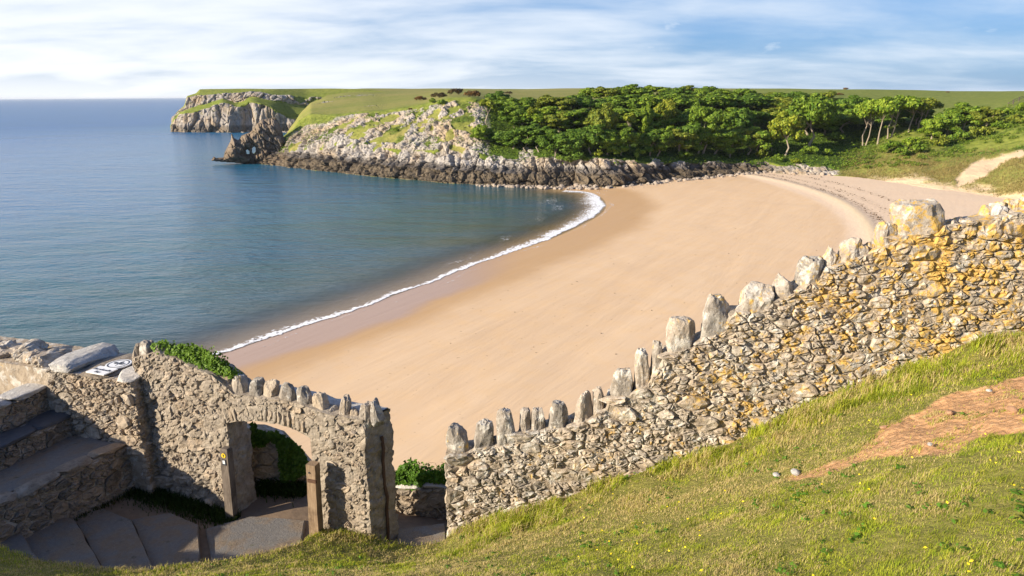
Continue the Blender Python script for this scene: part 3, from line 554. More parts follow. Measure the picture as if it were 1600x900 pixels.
for _ in range(130):
    x = random.uniform(1150, 1300); y = np.interp(x, HC[:, 0], HC[:, 1]) - random.uniform(-1, 6); p = at_beach(np.array([x]), np.array([y]))[0]; scatter_rock(p + [0, 0, .2], random.uniform(.4, 1.3))
for _ in range(60):
    x = random.uniform(330, 470); y = 207 + random.uniform(-3, 1.0); p = at_z(x, y, 0.); scatter_rock(p, random.uniform(.7, 2.2))
for _ in range(70):
    x = random.uniform(880, 1160); y = np.interp(x, HC[:, 0], HC[:, 1]) + random.uniform(1, 8); p = at_beach(np.array([x]), np.array([y]))[0]; scatter_rock(p, random.uniform(.12, .3))
tag(build('rock_rubble', np.vstack(AV), np.vstack(AF), M_BOULDER), 'wave-worn rubble and weed-dark stones along the foot of the cliff', 'rubble', kind='stuff')
# strand line: weed and driftwood bits left along the top of the tide
AV, AF, cnt = [], [], 0
for _ in range(900):
    k = random.randrange(2, len(TRACK) - 2); t = random.random(); q = TRACK[k] * (1 - t) + TRACK[k + 1] * t; d = TRACK[k + 1] - TRACK[k]; d /= np.hypot(*d); nn2 = np.array([-d[1], d[0]]); off = random.choice((3.0, 3.4, 7.5, 14.)) + random.gauss(0, .7); q = q + nn2 * off
    sh_, _a = shore_dist(q[None]); scatter_rock(np.array([q[0], q[1], beach_z_from(sh_)[0] + .03]), random.choice((.06, .09, .14, .22)))
for _ in range(160):
    x = random.uniform(700, 1330); y = random.uniform(300, 560); p = at_beach(np.array([x]), np.array([y]))[0]; sh_, _a = shore_dist(p[None, :2])
    if sh_[0] > 12: scatter_rock(p + [0, 0, .02], random.choice((.04, .06, .09)))
tag(build('wrack', np.vstack(AV), np.vstack(AF), plain('dry_weed', (.10, .065, .04), .95, .4, 6)), 'dark dry seaweed and drift along the strand line on the sand', 'seaweed', kind='stuff')
# ---------------------------------------------------------------- trees and bushes (many small leaf faces in uneven clumps)
def leaf_quads(C, Nn, size, rng):
    a = np.cross(Nn, rng.normal(size=Nn.shape)); a /= np.linalg.norm(a, axis=1, keepdims=True) + 1e-9; b = np.cross(Nn, a)
    s = size * rng.uniform(.6, 1.3, (len(C), 1)); V = np.stack([C + a * s, C + b * s * .62, C - a * s, C - b * s * .62], 1).reshape(-1, 3)
    return V, np.arange(len(V)).reshape(-1, 4)
def crown(name, seed, rx, rz, zc, n, nl=18, leaf=.34, mat_=None, lean=0., flatbase=.25):
    rng = np.random.default_rng(seed); g = rng.normal(size=(nl, 3)); g /= np.linalg.norm(g, axis=1, keepdims=True); g[:, 2] = np.where(g[:, 2] < -flatbase, -g[:, 2] * .6, g[:, 2])
    lc = g * np.array([rx, rx, rz]) * rng.uniform(.45, .78, (nl, 1)); lr = rng.uniform(.24, .42, nl) * rx
    k = rng.choice(nl, n, p=lr ** 2 / (lr ** 2).sum()); d = rng.normal(size=(n, 3)); d[:, 2] += .45; d /= np.linalg.norm(d, axis=1, keepdims=True)
    sub = .78 + .3 * vnoise(d * 2.3 + k[:, None] * 7.7, 1., seed); P = lc[k] + d * (lr[k] * sub * rng.uniform(.82, 1.05, n))[:, None] * [1, 1, .72]
    P[:, 2] += zc; P[:, 0] += lean * (P[:, 2] - zc)
    nn = d + rng.normal(size=(n, 3)) * .45; nn /= np.linalg.norm(nn, axis=1, keepdims=True); V, F = leaf_quads(P, nn, leaf, rng); return new_mesh(name, V, F, mat_ or M_LEAF), lc + [0, 0, zc]
def trunk(name, seed, lobes, zfork, r0, lean=0., stems=1, bend=1.0):
    rng = np.random.default_rng(seed); parts = []
    for st in range(stems):
        off = np.array([rng.normal() * .35, rng.normal() * .35, 0]) * (stems > 1); fk = np.array([lean * zfork + rng.normal() * .3 + (st - (stems - 1) / 2) * 1.2 * (stems > 1), rng.normal() * .3, zfork])
        m = (off + fk) / 2 + np.array([rng.normal() * bend * .5, rng.normal() * .2, 0]); parts.append(tube([off + [0, 0, -.8], off * .7 + m * .3, m, fk], [r0 * 1.25, r0 * .95, r0 * .8, r0 * .62], 7, wob=.2, seed=seed))
        for L in lobes[rng.choice(len(lobes), min(5, len(lobes)), replace=False)]:
            q = fk * .55 + L * .45 + [rng.normal() * .3, rng.normal() * .3, .2]; parts.append(tube([fk, q, L], [r0 * .5, r0 * .3, r0 * .12], 5, wob=.2, seed=seed + 3))
    V, F = join(parts); return new_mesh(name, V, F, M_BARK)
# kinds: rounded, broad, umbrella, slender, dense   (all about 10 m tall before scaling)
KINDS = {}
for nm, sd_, rx, rz, zc, n, zf, r0, lean, stems, nl, fb in [('rounded', 1, 4.4, 4.2, 5.7, 5000, 3.4, .24, 0, 1, 24, .8), ('rounded', 2, 4.2, 4.3, 5.5, 5000, 3.2, .24, .05, 1, 22, .8), ('broad', 3, 5.4, 3.7, 6.2, 5600, 3.8, .28, 0, 1, 26, .7), ('broad', 4, 5.2, 3.9, 6.0, 5600, 3.6, .28, -.05, 2, 24, .6),
                                     ('umbrella', 5, 4.8, 2.7, 6.9, 4200, 4.6, .17, .14, 1, 18, .05), ('umbrella', 6, 4.6, 2.8, 6.8, 4200, 4.4, .17, .18, 2, 16, .05), ('slender', 7, 2.7, 3.0, 7.0, 1500, 4.6, .18, .08, 1, 12, .3), ('dense', 8, 4.4, 4.6, 4.6, 5200, 2.0, .24, 0, 1, 22, .8)]:
    me, lob = crown('crown', sd_, rx, rz, zc, int(n * 1.35), nl, .31, lean=lean * .4, flatbase=fb); KINDS.setdefault(nm, []).append((me, trunk('trunk', sd_ + 40, lob, zf, r0, lean, stems)))
SLIM = crown('crown', 21, 2.9, 3.2, 7.2, 650, 10, .32)[0]
def tree(kind, base, scale, tint, label, group, stretch=1.0, var=0):
    cm, tm = KINDS[kind][var % len(KINDS[kind])]; o = empty('tree', base, label, 'tree', group); o.rotation_euler = (0, 0, random.choice((0, .4, -.4, 3.1, 2.7)) if kind != 'umbrella' else random.uniform(-.3, .3)); o.scale = (scale * stretch, scale * stretch, scale)
    c = link('crown', cm, o); c.color = (*tint, 1); t = link('trunk', tm, o); return o
PXM = lambda p: FPX / float(proj(np.asarray(p))[2])
GREEN = (.85, 1.0, .8); DEEP = (.6, .8, .7); BRIGHT = (1.15, 1.25, .9); OLIVE = (1.05, .95, .95); LIME = (1.35, 1.22, .9); YEL = (1.3, 1.1, .9)
TG = 'trees of the wood above the beach'
# the trees that can be told apart: kind, trunk foot px, py, crown top py, crown width px, tint, label
FRONT = [('slender', 763, 203, 152, 36, LIME, 'yellow-green tree at the seaward edge of the wood above bare rock'), ('slender', 830, 210, 166, 27, (1.5, 1.3, 1.0), 'thin half-bare pale tree in front of dense dark trees, above the small rock outcrop'),
         ('slender', 985, 230, 174, 30, LIME, 'slender white-trunked tree with a small bright yellow-green crown'), ('broad', 1036, 214, 157, 50, YEL, 'broad olive-yellow tree in the middle of the wood, behind the slender white-trunked tree'),
         ('dense', 940, 234, 163, 56, OLIVE, 'full olive-green tree at the cliff edge beside the dark shaded hollow'), ('rounded', 1098, 240, 161, 56, GREEN, 'tall tree with drooping tiers of leaves over the cliff near the beach corner'),
         ('rounded', 1226, 245, 172, 54, LIME, 'leaning pale-trunked tree with a yellow-green crown, lowest of the wood by the beach'), ('slender', 1206, 236, 190, 24, YEL, 'small yellowish tree just seaward of the leaning pale-trunked tree'),
         ('broad', 1262, 231, 150, 76, GREEN, 'big dark green tree on a pale many-stemmed trunk inland of the leaning tree'), ('umbrella', 1350, 228, 168, 58, BRIGHT, 'flat-topped tree on one long thin bare trunk, first of the row along the dune top'),
         ('umbrella', 1371, 225, 159, 66, BRIGHT, 'flat-topped tree on twin mossy trunks in the row along the dune top'), ('umbrella', 1390, 216, 158, 64, GREEN, 'flat-topped tree with thin dark stems just inland of the twin-trunked one'), ('umbrella', 1419, 207, 155, 72, BRIGHT, 'flat-topped tree with a pale slanting trunk, last of the row along the dune top'),
         ('umbrella', 1438, 204, 160, 64, OLIVE, 'dark-crowned low tree between the slanting-trunk tree and the dense thicket'), ('rounded', 1040, 236, 196, 40, BRIGHT, 'young bright leafy tree below the broad olive-yellow tree'), ('dense', 1008, 222, 160, 18, BRIGHT, 'narrow ivy-covered trunk like a green column beside the white-trunked tree'),
         ('rounded', 1150, 227, 168, 48, DEEP, 'dark tree with a thin bare trunk in the shaded part above the beach corner'), ('rounded', 1130, 224, 175, 42, GREEN, 'small-crowned tree seaward of the dark thin-trunked tree above the beach corner'), ('dense', 775, 170, 143, 44, DEEP, 'dark rounded tree right behind the yellow-green tree at the seaward edge'),
         ('rounded', 800, 208, 163, 46, GREEN, 'leafy green tree between the yellow-green tree and the half-bare pale one'), ('dense', 1480, 212, 172, 54, GREEN, 'seaward tree of the dense thicket on the upper dune'), ('dense', 1505, 208, 161, 58, GREEN, 'tallest tree of the dense thicket on the upper dune'), ('dense', 1540, 202, 167, 50, OLIVE, 'wide dull green tree at the inland end of the thicket on the upper dune'), ('dense', 1455, 218, 182, 44, BRIGHT, 'low light green tree at the foot of the thicket on the upper dune'),
         ('dense', 1358, 200, 166, 54, DEEP, 'dark tree filling the gap behind the first flat-topped trees'), ('dense', 1396, 197, 165, 54, DEEP, 'dark tree standing behind the thin dark-stemmed flat-topped tree'), ('dense', 1432, 194, 166, 50, DEEP, 'dark tree behind the slanting-trunk tree, nearest the thicket'), ('dense', 1322, 190, 150, 50, DEEP, 'dark round tree behind the row of flat-topped trees'), ('dense', 752, 226, 196, 38, BRIGHT, 'low leafy tree on the slope under the yellow-green tree')]
taken = []
for i, (kd, x, y, top, w, tint, lab) in enumerate(FRONT):
    p = drop(on_land(x, y)); s = PXM(p); hgt = (proj(p)[1] - top) / (s * .97); sc = hgt / {'umbrella': 8.9, 'slender': 9.6, 'dense': 8.6}.get(kd, 9.8); wid = w / s / 2; base_r = {'rounded': 4.1, 'broad': 5.1, 'umbrella': 4.5, 'slender': 2.6, 'dense': 4.3}[kd]
    tree(kd, p, sc, tint, lab, TG, np.clip(wid / (base_r * sc), .4, 1.9), i); taken.append((x, (y + top) / 2))
# the closed canopy behind, in three ranks going up the slope
rng = random.Random(11)
RANKS = [("in the wood's back rank by the field", [(x, 0) for x in range(905, 1345, 24)], lambda x: np.interp(x, [880, 930, 1000, 1060, 1130, 1250, 1345], [166, 163, 161, 161, 163, 167, 176]), lambda x: np.interp(x, [890, 940, 1010, 1060, 1120, 1200, 1290, 1345], [143, 133.5, 132, 134, 140, 141, 145, 154]), 80),
         ("in the wood's upper middle rank", [(x, 0) for x in range(795, 1330, 26)], lambda x: np.interp(x, [790, 870, 920, 1330], [184, 186, 182, 190]), lambda x: np.interp(x, [790, 850, 905, 1000, 1200, 1330], [150, 148, 152, 146, 150, 158]), 80),
         ("in the wood's lower middle rank", [(x, 0) for x in range(815, 1320, 28)], lambda x: np.interp(x, [800, 870, 1320], [203, 208, 210]), lambda x: np.interp(x, [800, 900, 1000, 1320], [164, 170, 167, 170]), 74),
         ("in the wood's lowest rank above the rocks", [(x, 0) for x in (806, 828, 848, 868, 888, 906, 924, 952, 970, 1012, 1030, 1056, 1076, 1092, 1118, 1140, 1164, 1184)], lambda x: np.interp(x, [800, 870, 1320], [232, 240, 244]), lambda x: 194, 58)]
ORD = 'first second third fourth fifth sixth seventh eighth ninth tenth eleventh twelfth thirteenth fourteenth fifteenth sixteenth seventeenth eighteenth nineteenth twentieth twenty-first twenty-second twenty-third twenty-fourth'.split()
for ri, (where, xs, fy, ft, w) in enumerate(RANKS):
    for i, (x, _) in enumerate(xs):
        xx = x + rng.uniform(-6, 6); y = fy(xx) + rng.uniform(-2, 3); p = drop(on_land(xx, y)); s = PXM(p); top = ft(xx) + rng.uniform(-2.5, 3.5); hgt = max((proj(p)[1] - top) / s, 4.); kd = rng.choice(['rounded', 'broad', 'rounded', 'dense', 'broad']) if ri < 2 else rng.choice(['dense', 'dense', 'rounded']); sc = hgt / 9.6; wid = (w + rng.uniform(-8, 12)) / s / 2
        tone, tint = rng.choice([('mid green', GREEN), ('dark green', DEEP), ('fresh green', BRIGHT), ('olive green', OLIVE), ('mid green', GREEN)])
        if ri == 3 and x < 930: tone, tint = 'dark green', DEEP
        tree(kd, p, sc, tint, f'{tone} tree, {ORD[i]} from the sea {where}', TG, np.clip(wid / (4.4 * sc), .6, 2.0), rng.randrange(4))
# bushes and scrub that stand singly
BUSH = [crown('bush', 60 + k, 2.2, 1.5, .9, 800, 12, .24, flatbase=.1)[0] for k in range(3)]; GBUSH = [crown('gorse_bush', 70 + k, 2.2, 1.1, .6, 700, 14, .2, M_GORSE, flatbase=.1)[0] for k in range(2)]
BL = [(1000, 247, 26, BRIGHT, 'round bright bush on the cliff edge under the white-trunked tree'), (960, 245, 30, BRIGHT, 'wide light green bush on the cliff edge above pale rock'), (935, 243, 22, LIME, 'yellowish bush hanging at the corner of the pale cliff by the dark hollow'), (1030, 243, 30, GREEN, 'leafy bush on the cliff edge under the young bright tree'), (1070, 248, 24, GREEN, 'dark low bush on the cliff edge above the boulders'), (975, 236, 22, GREEN, 'small bush behind the cliff-edge bushes at the foot of the white trunk'),
      (1243, 255, 22, LIME, 'brightest yellow-green bush, over the large slanting rock slab'), (1293, 243, 18, BRIGHT, 'fresh green upright bush at the start of the dune'), (1190, 248, 26, OLIVE, 'dull bush at the beach corner below the trees'), (1215, 252, 22, GREEN, 'green bush at the foot of the leaning tree'), (1265, 243, 30, GREEN, 'low spreading green bush below the big many-stemmed tree'),
      (1305, 222, 34, GREEN, 'dark shaded bush in the hollow before the flat-topped trees'), (1395, 238, 38, GREEN, 'big bush on the dune under the twin-trunked tree'), (1420, 232, 34, BRIGHT, 'light green bush on the dune under the slanting-trunk tree'), (1443, 226, 16, BRIGHT, 'small pointed bright green sapling bush on the dune'), (1408, 246, 30, GREEN, 'lowest dark bush of the dune scrub'), (1432, 240, 26, GREEN, 'round bush next to the lowest dark bush, on its inland side'), (1470, 230, 34, OLIVE, 'olive bush below the thicket'), (1500, 224, 34, GREEN, 'green bush below the tallest thicket tree'), (1530, 216, 36, OLIVE, 'spreading brownish-green bush up the dune from the thicket'), (1560, 205, 34, GREEN, 'bush near the wooden fence on the upper dune'), (1585, 196, 30, OLIVE, 'rounded bush at the frame edge above the bare sand'), (1568, 184, 30, GREEN, 'bush just below the wooden fence'), (1596, 178, 30, BRIGHT, 'light bush beside the lower end of the wooden fence'),
      (618, 205, 13, BRIGHT, 'small vivid green pointed bush on the rocky slope'), (690, 166, 18, GREEN, 'dark green bush at the top of the rocky slope under the gorse'), (676, 162, 14, BRIGHT, 'bright bush tucked beside rock near the top of the slope'), (572, 228, 9, GREEN, 'small green bush in a cleft of the lower grey rock'), (770, 225, 26, DEEP, 'dark bush at the shaded overhang of the slope'), (750, 214, 30, BRIGHT, 'leafy bush on the slope beside the lowest seaward tree')]
for k, (x, y, w, tint, lab) in enumerate(BL):
    p = drop(on_land(x, y)); s = w / PXM(p) / 4.6; o = link('bush', BUSH[k % 3]); o.location = p; o.scale = (s, s, s * random.uniform(.85, 1.3)); o.rotation_euler = (0, 0, random.uniform(0, 6)); o.color = (*tint, 1); tag(o, lab, 'bush', 'bushes of the slope and dune')
GL = [(655, 157, 26, 'rusty orange gorse patch at the seaward end of the cliff top'), (684, 152, 30, 'brown gorse bush on the cliff top, second of its row'), (712, 147, 34, 'large dark brown gorse bush at the middle of the cliff-top row'), (738, 151, 34, 'reddish brown gorse bush beside the dark rounded tree'), (641, 171, 10, 'small orange gorse clump on grey rock below the row'), (794, 147, 14, 'little dark gorse bush alone on the field behind the trees'), (1322, 141.5, 12, 'dark red-brown bush alone far out on the field'), (1106, 138.5, 6, 'tiny dark bush on the skyline beyond the wood'), (1268, 137.5, 6, 'tiny dark bush on the skyline of the far field'), (1390, 157, 16, 'brown bush at the field edge above the flat-topped trees'), (1440, 157.5, 14, 'small russet bush behind the slanting-trunk tree'), (1312, 150, 14, 'russet shrub at the field edge near the dark round tree'), (1480, 145, 8, 'tiny russet bush on the far field inland')]
for k, (x, y, w, lab) in enumerate(GL):
    p = drop(on_land(x, y)); s = w / PXM(p) / 4.6; o = link('gorse_bush', GBUSH[k % 2]); o.location = p - np.array([0, 0, .1]); o.scale = (s, s, s * .8); o.rotation_euler = (0, 0, random.uniform(0, 6)); o.color = (1.2, 1.0, 1.0, 1) if 'orange' in lab or 'rus' in lab or 'red' in lab else (.6, .62, .7, 1); tag(o, lab, 'gorse bush', 'gorse and heath bushes')
# undergrowth between the trees and on the dune: one mass nobody could count
rg = np.random.default_rng(5); HNn = normals(HP); HNn *= np.sign(HNn[..., 2:3])
wgt = (veg * (1 - .8 * sstep(nr[4] - 10, nr[4], RW))).ravel(); tri_area = np.linalg.norm(np.cross(np.gradient(HP, axis=0), np.gradient(HP, axis=1)), axis=2).ravel(); wgt = wgt * tri_area; idx = rg.choice(len(wgt), 42000, p=wgt / wgt.sum())
C = _flat[idx] + rg.normal(size=(len(idx), 3)) * [.5, .5, .15]; cl = fbm(C, 4., 3, 8); C[:, 2] += np.clip(cl + .25, 0, 1) * 1.5 * rg.random(len(idx)); n_ = HNn.reshape(-1, 3)[idx] + [0, 0, .4] + rg.normal(size=(len(idx), 3)) * .5; n_ /= np.linalg.norm(n_, axis=1, keepdims=True)
V, F = leaf_quads(C, n_, .34, rg); o = build('undergrowth', V, F, M_LEAF); o.color = (.75, .9, .75, 1); tag(o, 'low green undergrowth covering the wooded slope', 'undergrowth', kind='stuff')
wgt = (np.clip(dry, 0, 1) * (PX > 1290) * (1 - sandm) * (RW < nr[4]) * tri_area.reshape(PX.shape)).ravel(); idx = rg.choice(len(wgt), 26000, p=wgt / wgt.sum()); b0 = _flat[idx] + rg.normal(size=(len(idx), 3)) * [.3, .3, 0]
hh = rg.uniform(.25, .7, len(idx))[:, None]; sidev = rg.normal(size=(len(idx), 3)) * [1, 1, .1]; sidev /= np.linalg.norm(sidev, axis=1, keepdims=True); tipv = rg.normal(size=(len(idx), 3)) * [.35, .35, 0] + [.25, .1, 1]
V = np.stack([b0 - sidev * .09, b0 + sidev * .09, b0 + tipv * hh], 1).reshape(-1, 3); tn = rg.random((len(idx), 1)); cc = np.repeat((np.array([.34, .25, .10]) * (1 - tn) + np.array([.20, .19, .05]) * tn), 3, axis=0)
tag(build('dune_grass', V, np.arange(len(V)).reshape(-1, 3), M_BLADE, colors=cc), 'straw-coloured dune grass on the bank behind the beach', 'dune grass', kind='stuff')
sx = rg.uniform(1300, 1640, 900); sy = rg.uniform(165, 265, 900); mk_ = in_poly(sx, sy, [(1290, 235), (1340, 205), (1450, 190), (1540, 172), (1640, 150), (1640, 205), (1560, 226), (1500, 246), (1430, 262), (1360, 268), (1310, 262)]); sx, sy = sx[mk_][:330], sy[mk_][:330]; CS = []
for x, y in zip(sx, sy): p = drop(on_land(x, y)); r = rg.uniform(.5, 1.5); d = rg.normal(size=(75, 3)); d[:, 2] = np.abs(d[:, 2]); d /= np.linalg.norm(d, axis=1, keepdims=True); CS.append(p + d * [r, r, r * .8] * rg.uniform(.75, 1.05, (75, 1)))
CS = np.vstack(CS); n_ = rg.normal(size=CS.shape) * .6 + [-.1, -.2, .8]; n_ /= np.linalg.norm(n_, axis=1, keepdims=True); V, F = leaf_quads(CS, n_, .26, rg); o = build('dune_scrub', V, F, M_LEAF); o.color = (.85, .9, .9, 1); tag(o, 'low mixed scrub of bramble and thorn over the upper dune', 'scrub', kind='stuff')
# wooden fence at the top of the dune, and the far hedge on the skyline
fp_ = [drop(on_land(x, y)) for x, y in ((1575, 166), (1583, 162), (1592, 157.5), (1602, 153), (1612, 149))]
fo = empty('wooden_fence', fp_[0], 'grey wooden post and rail fence on the upper dune beside the field', 'fence')
for p in fp_: V, F = box(-.16, .16, -.16, .16, -.5, 1.9); build('post', np.array(V) + p - fp_[0], F, M_DARKWOOD, fo)
for h in (.8, 1.6):
    for a, b in zip(fp_[:-1], fp_[1:]): V, F = tube([a - fp_[0] + [0, 0, h], b - fp_[0] + [0, 0, h]], .11, 4); build('rail', V, F, M_DARKWOOD, fo)
hg = []
for x in np.arange(1395, 1680, 2.2): p = drop(on_land(x, 137.6)); hg.append(p * .995 + [0, 0, rg.uniform(.2, 1.3)])
hg = np.array(hg); hg = np.repeat(hg, 9, 0) + rg.normal(size=(len(hg) * 9, 3)) * [1.6, 1.5, .5]; hg[:, 2] -= .4; n_ = rg.normal(size=hg.shape) + [0, -.5, .6]; n_ /= np.linalg.norm(n_, axis=1, keepdims=True); V, F = leaf_quads(hg, n_, .9, rg); o = build('hedge', V, F, M_LEAF); o.color = (.55, .6, .7, 1); tag(o, 'long dark hedge line on the far skyline of the field', 'hedge')
# ---------------------------------------------------------------- rubble masonry: uneven cells, each stone a mesh of its own
class Frame:
    """a wall face: s runs along it, q out of it towards the viewer's side, z up"""
    def __init__(self, p0, S):
        self.p0 = np.array([p0[0], p0[1], 0.]); S = np.array([S[0], S[1], 0.]); self.S = S / np.linalg.norm(S); self.Q = np.array([self.S[1], -self.S[0], 0.])
    def px(self, x, y):
        P = at_plane(x, y, self.p0, self.Q) - self.p0; return P @ self.S, P[..., 2]
    def w(self, s, q, z):
        s, q, z = np.broadcast_arrays(np.asarray(s, float), np.asarray(q, float), np.asarray(z, float)); return self.p0 + s[..., None] * self.S + q[..., None] * self.Q + z[..., None] * np.array([0, 0, 1.])
def clip_poly(poly, n, c):
    out = []; k = len(poly)
    for i in range(k):
        a, b = poly[i], poly[(i + 1) % k]; da, db = a @ n - c, b @ n - c
        if da <= 0: out.append(a)
        if (da < 0 < db) or (db < 0 < da): out.append(a + (b - a) * (da / (da - db)))
    return out
def rubble_cells(s0, s1, bot, top, size, aspect, seed, fill=1.0):
    """packed uneven cells between two curves: list of (n,2) polygons in (s,z)"""
    rr = np.random.default_rng(seed); pts = []; rad = []
    zlo = min(bot(s) for s in np.linspace(s0, s1, 30)); zhi = max(top(s) for s in np.linspace(s0, s1, 30))
    for tries in range(int(60 * (s1 - s0) * (zhi - zlo) / size ** 2)):
        s = rr.uniform(s0, s1); z = rr.uniform(zlo, zhi); r = size * rr.choice([.45, .6, .8, 1.1, 1.5], p=[.22, .26, .24, .18, .10])
        if not (bot(s) < z < top(s)): continue
        if pts:
            d = (np.array(pts) - [s, z * aspect]); 
            if (np.hypot(d[:, 0], d[:, 1]) < .5 * (r + np.array(rad)) * 1.0).any(): continue
        pts.append((s, z * aspect)); rad.append(r)
    pts = np.array(pts); rad = np.array(rad); cells = []
    for i, p in enumerate(pts):
        R = size * 1.3; poly = [p + np.array(v) * R for v in ((-1, -1), (1, -1), (1, 1), (-1, 1))]; d = pts - p; dist = np.hypot(*d.T); near = np.argsort(dist)[1:26]
        for j in near:
            n = d[j]; L2 = dist[j] ** 2; c = p @ n + .5 * (L2 + (rad[i] ** 2 - rad[j] ** 2) * .30); poly = clip_poly(poly, n, c)
            if len(poly) < 3: break
        if len(poly) < 3: continue
        for f, sg in ((top, 1), (bot, -1)):
            s = p[0]; m = (f(s + .05) - f(s - .05)) / .1 * aspect; n = np.array([-m, 1.]) * sg; poly = clip_poly(poly, n, n @ np.array([s, f(s) * aspect]))
            if len(poly) < 3: break
        if len(poly) < 3: continue
        poly = clip_poly(poly, np.array([1., 0]), s1); poly = clip_poly(poly, np.array([-1., 0]), -s0) if len(poly) > 2 else poly
        if len(poly) > 2:
            q = np.array(poly); q[:, 1] /= aspect; cells.append(q)
    return cells
def stone_from_cell(poly, rr, gap, proud, back=.10, n=12):
    c = poly.mean(0); q = np.vstack([poly, poly[:1]]); L = np.concatenate([[0], np.cumsum(np.hypot(*(q[1:] - q[:-1]).T))])
    if L[-1] < .12: return None
    t = (np.arange(n) + rr.uniform(0, 1)) / n * L[-1] % L[-1]; t.sort(); P = np.column_stack([np.interp(t, L, q[:, k]) for k in (0, 1)]); P = .92 * P + .04 * (np.roll(P, 1, 0) + np.roll(P, -1, 0)); r = P - c; rl = np.hypot(*r.T)
    mr = rl.mean(); f = np.clip((rl - gap) / rl, .3, 1)[:, None] * (1 + rr.normal(size=(n, 1)) * .06); V = []
    tilt = rr.normal(size=2) * .16
    def ring(k, d, jit): x = c + r * f * k; dd = d + (x - c) @ tilt + rr.normal(size=n) * jit; return np.column_stack([x[:, 0], dd, x[:, 1]])
    rings = [ring(.94, -back, .0), ring(1.0, proud * -.2, .006), ring(.86, proud * .75, .010), ring(.50, proud * 1.0, .016)]
    V = np.vstack(rings + [[[c[0] + rr.normal() * mr * .1, proud + rr.normal() * .014, c[1] + rr.normal() * mr * .1]]]); F = []
    for k in range(3):
        for j in range(n): a, b = k * n + j, k * n + (j + 1) % n; F += [(a, b, b + n), (a, b + n, a + n)] if (j + k) % 2 else [(a, b, a + n), (b, b + n, a + n)]
    for j in range(n): F.append((3 * n + j, 3 * n + (j + 1) % n, 4 * n))
    return V, F
def lay_rubble(parent, fr, cells, mat_, seed, gap=.014, proud=.035, vary=.02, limit=300, name='stone', q0=0., minarea=0.0, skip=None):
    rr = np.random.default_rng(seed); o3 = np.array(parent.location); area = lambda c: .5 * abs(np.dot(c[:, 0], np.roll(c[:, 1], 1)) - np.dot(c[:, 1], np.roll(c[:, 0], 1))); cells = sorted(cells, key=area, reverse=True); rest = []; k = 0
    for c in cells:
        if skip and skip(c): continue
        st = stone_from_cell(c, rr, gap, proud + rr.uniform(-vary, vary))
        if st is None: continue
        V, F = st; P = fr.w(V[:, 0], V[:, 1] + q0, V[:, 2])
        if k < limit and area(c) > minarea:
            ctr = P.mean(0); ob = build(name, P - ctr, F, mat_, parent); ob.location = ctr - o3; k += 1
        else: rest.append((P - o3, F))
    if rest: V, F = join(rest); tag(build('small_stones', V, F, mat_, parent), kind='stuff')
def cope_mesh(w, d, h, seed, mat_, rough=.12, top=.75):
    """an upright weathered block, base at the origin"""
    import bmesh
    bm = bmesh.new(); bmesh.ops.create_icosphere(bm, subdivisions=4, radius=1); V = np.array([v.co[:] for v in bm.verts]); F = [tuple(v.index for v in f.verts) for f in bm.faces]; bm.free(); rr = np.random.default_rng(seed)
    V /= (np.abs(V) ** 6).sum(1, keepdims=True) ** (1 / 6)
    for _ in range(13):
        n = rr.normal(size=3) * [1, 1, .8]; n /= np.linalg.norm(n); hh = rr.uniform(.82, 1.2); dd = V @ n; V = V - np.outer(np.maximum(dd - hh, 0), n) * .95
    V = V * (1 + rough * 1.3 * fbm(V + seed, .8, 4, seed) + rough * .75 * ridged(V + seed, .42, 4, seed))[:, None]; V[:, :2] *= (1 - (1 - top) * np.clip(V[:, 2:] * .5 + .5, 0, 1)); V[:, 0] += rr.normal() * .12 * V[:, 2]; V = V * [w / 2, d / 2, h / 2] ; V[:, 2] += h / 2; return new_mesh('coping', V, F, mat_)
def core_slab(fr, ss, botf, topf, thick, name, mat_, parent, q_front=-.02, amp=.02, nz=40, ends=True):
    """rough mortar body of a wall: front, top, back and ends as one skin"""
    o3 = np.array(parent.location); ss = np.asarray(ss); b = np.array([botf(s) for s in ss]); t = np.array([topf(s) for s in ss]); prof = [(q_front, u) for u in np.linspace(0, 1, nz)] + [(q_front - thick * k / 6, 1.) for k in range(1, 7)] + [(q_front - thick, u) for u in np.linspace(1, 0, 12)[1:]]
    q = np.array([p[0] for p in prof]); u = np.array([p[1] for p in prof]); Zg = b[:, None] + (t - b)[:, None] * u[None]; P = fr.w(ss[:, None] + 0 * Zg, q[None] + 0 * Zg, Zg)
    nv = fbm(P, .16, 4, 3) * amp + fbm(P, .6, 2, 5) * amp; P = P + fr.Q * nv[..., None] + np.array([0, 0, 1.]) * (fbm(P, .2, 3, 9) * amp * sstep(.9, 1, u))[..., None]
    F = grid_faces(len(ss), len(prof)); V = P.reshape(-1, 3) - o3; m = len(prof); caps = [tuple(range(m))[::-1], tuple((len(ss) - 1) * m + k for k in range(m))] if ends else []
    return build(name, V, [tuple(f) for f in F] + caps, mat_, parent)
# ---------------------------------------------------------------- foreground: long rubble wall
FW = Frame((-1.31, 11.50), (1, -.073))
BASE_PX = [(690, 836), (740, 822), (830, 792), (900, 772), (1000, 738), (1080, 716), (1150, 690), (1230, 650), (1290, 620), (1350, 598), (1450, 562), (1520, 542), (1600, 520), (1700, 490), (1860, 444)]
TOP_PX = [(690, 708), (735, 706), (745, 700), (775, 698), (780, 696), (806, 692), (812, 677), (848, 674), (856, 672), (890, 666), (897, 662), (928, 653), (930, 646), (948, 641), (952, 624), (990, 617), (995, 610), (1016, 601), (1020, 588), (1036, 568), (1040, 553), (1085, 542), (1095, 531), (1138, 516), (1142, 490), (1200, 482), (1208, 471), (1240, 458), (1250, 450), (1285, 432), (1290, 419), (1316, 412), (1322, 410), (1360, 396), (1368, 390), (1400, 376), (1410, 368), (1466, 362), (1475, 353), (1540, 344), (1560, 338), (1600, 330), (1700, 316), (1860, 292)]
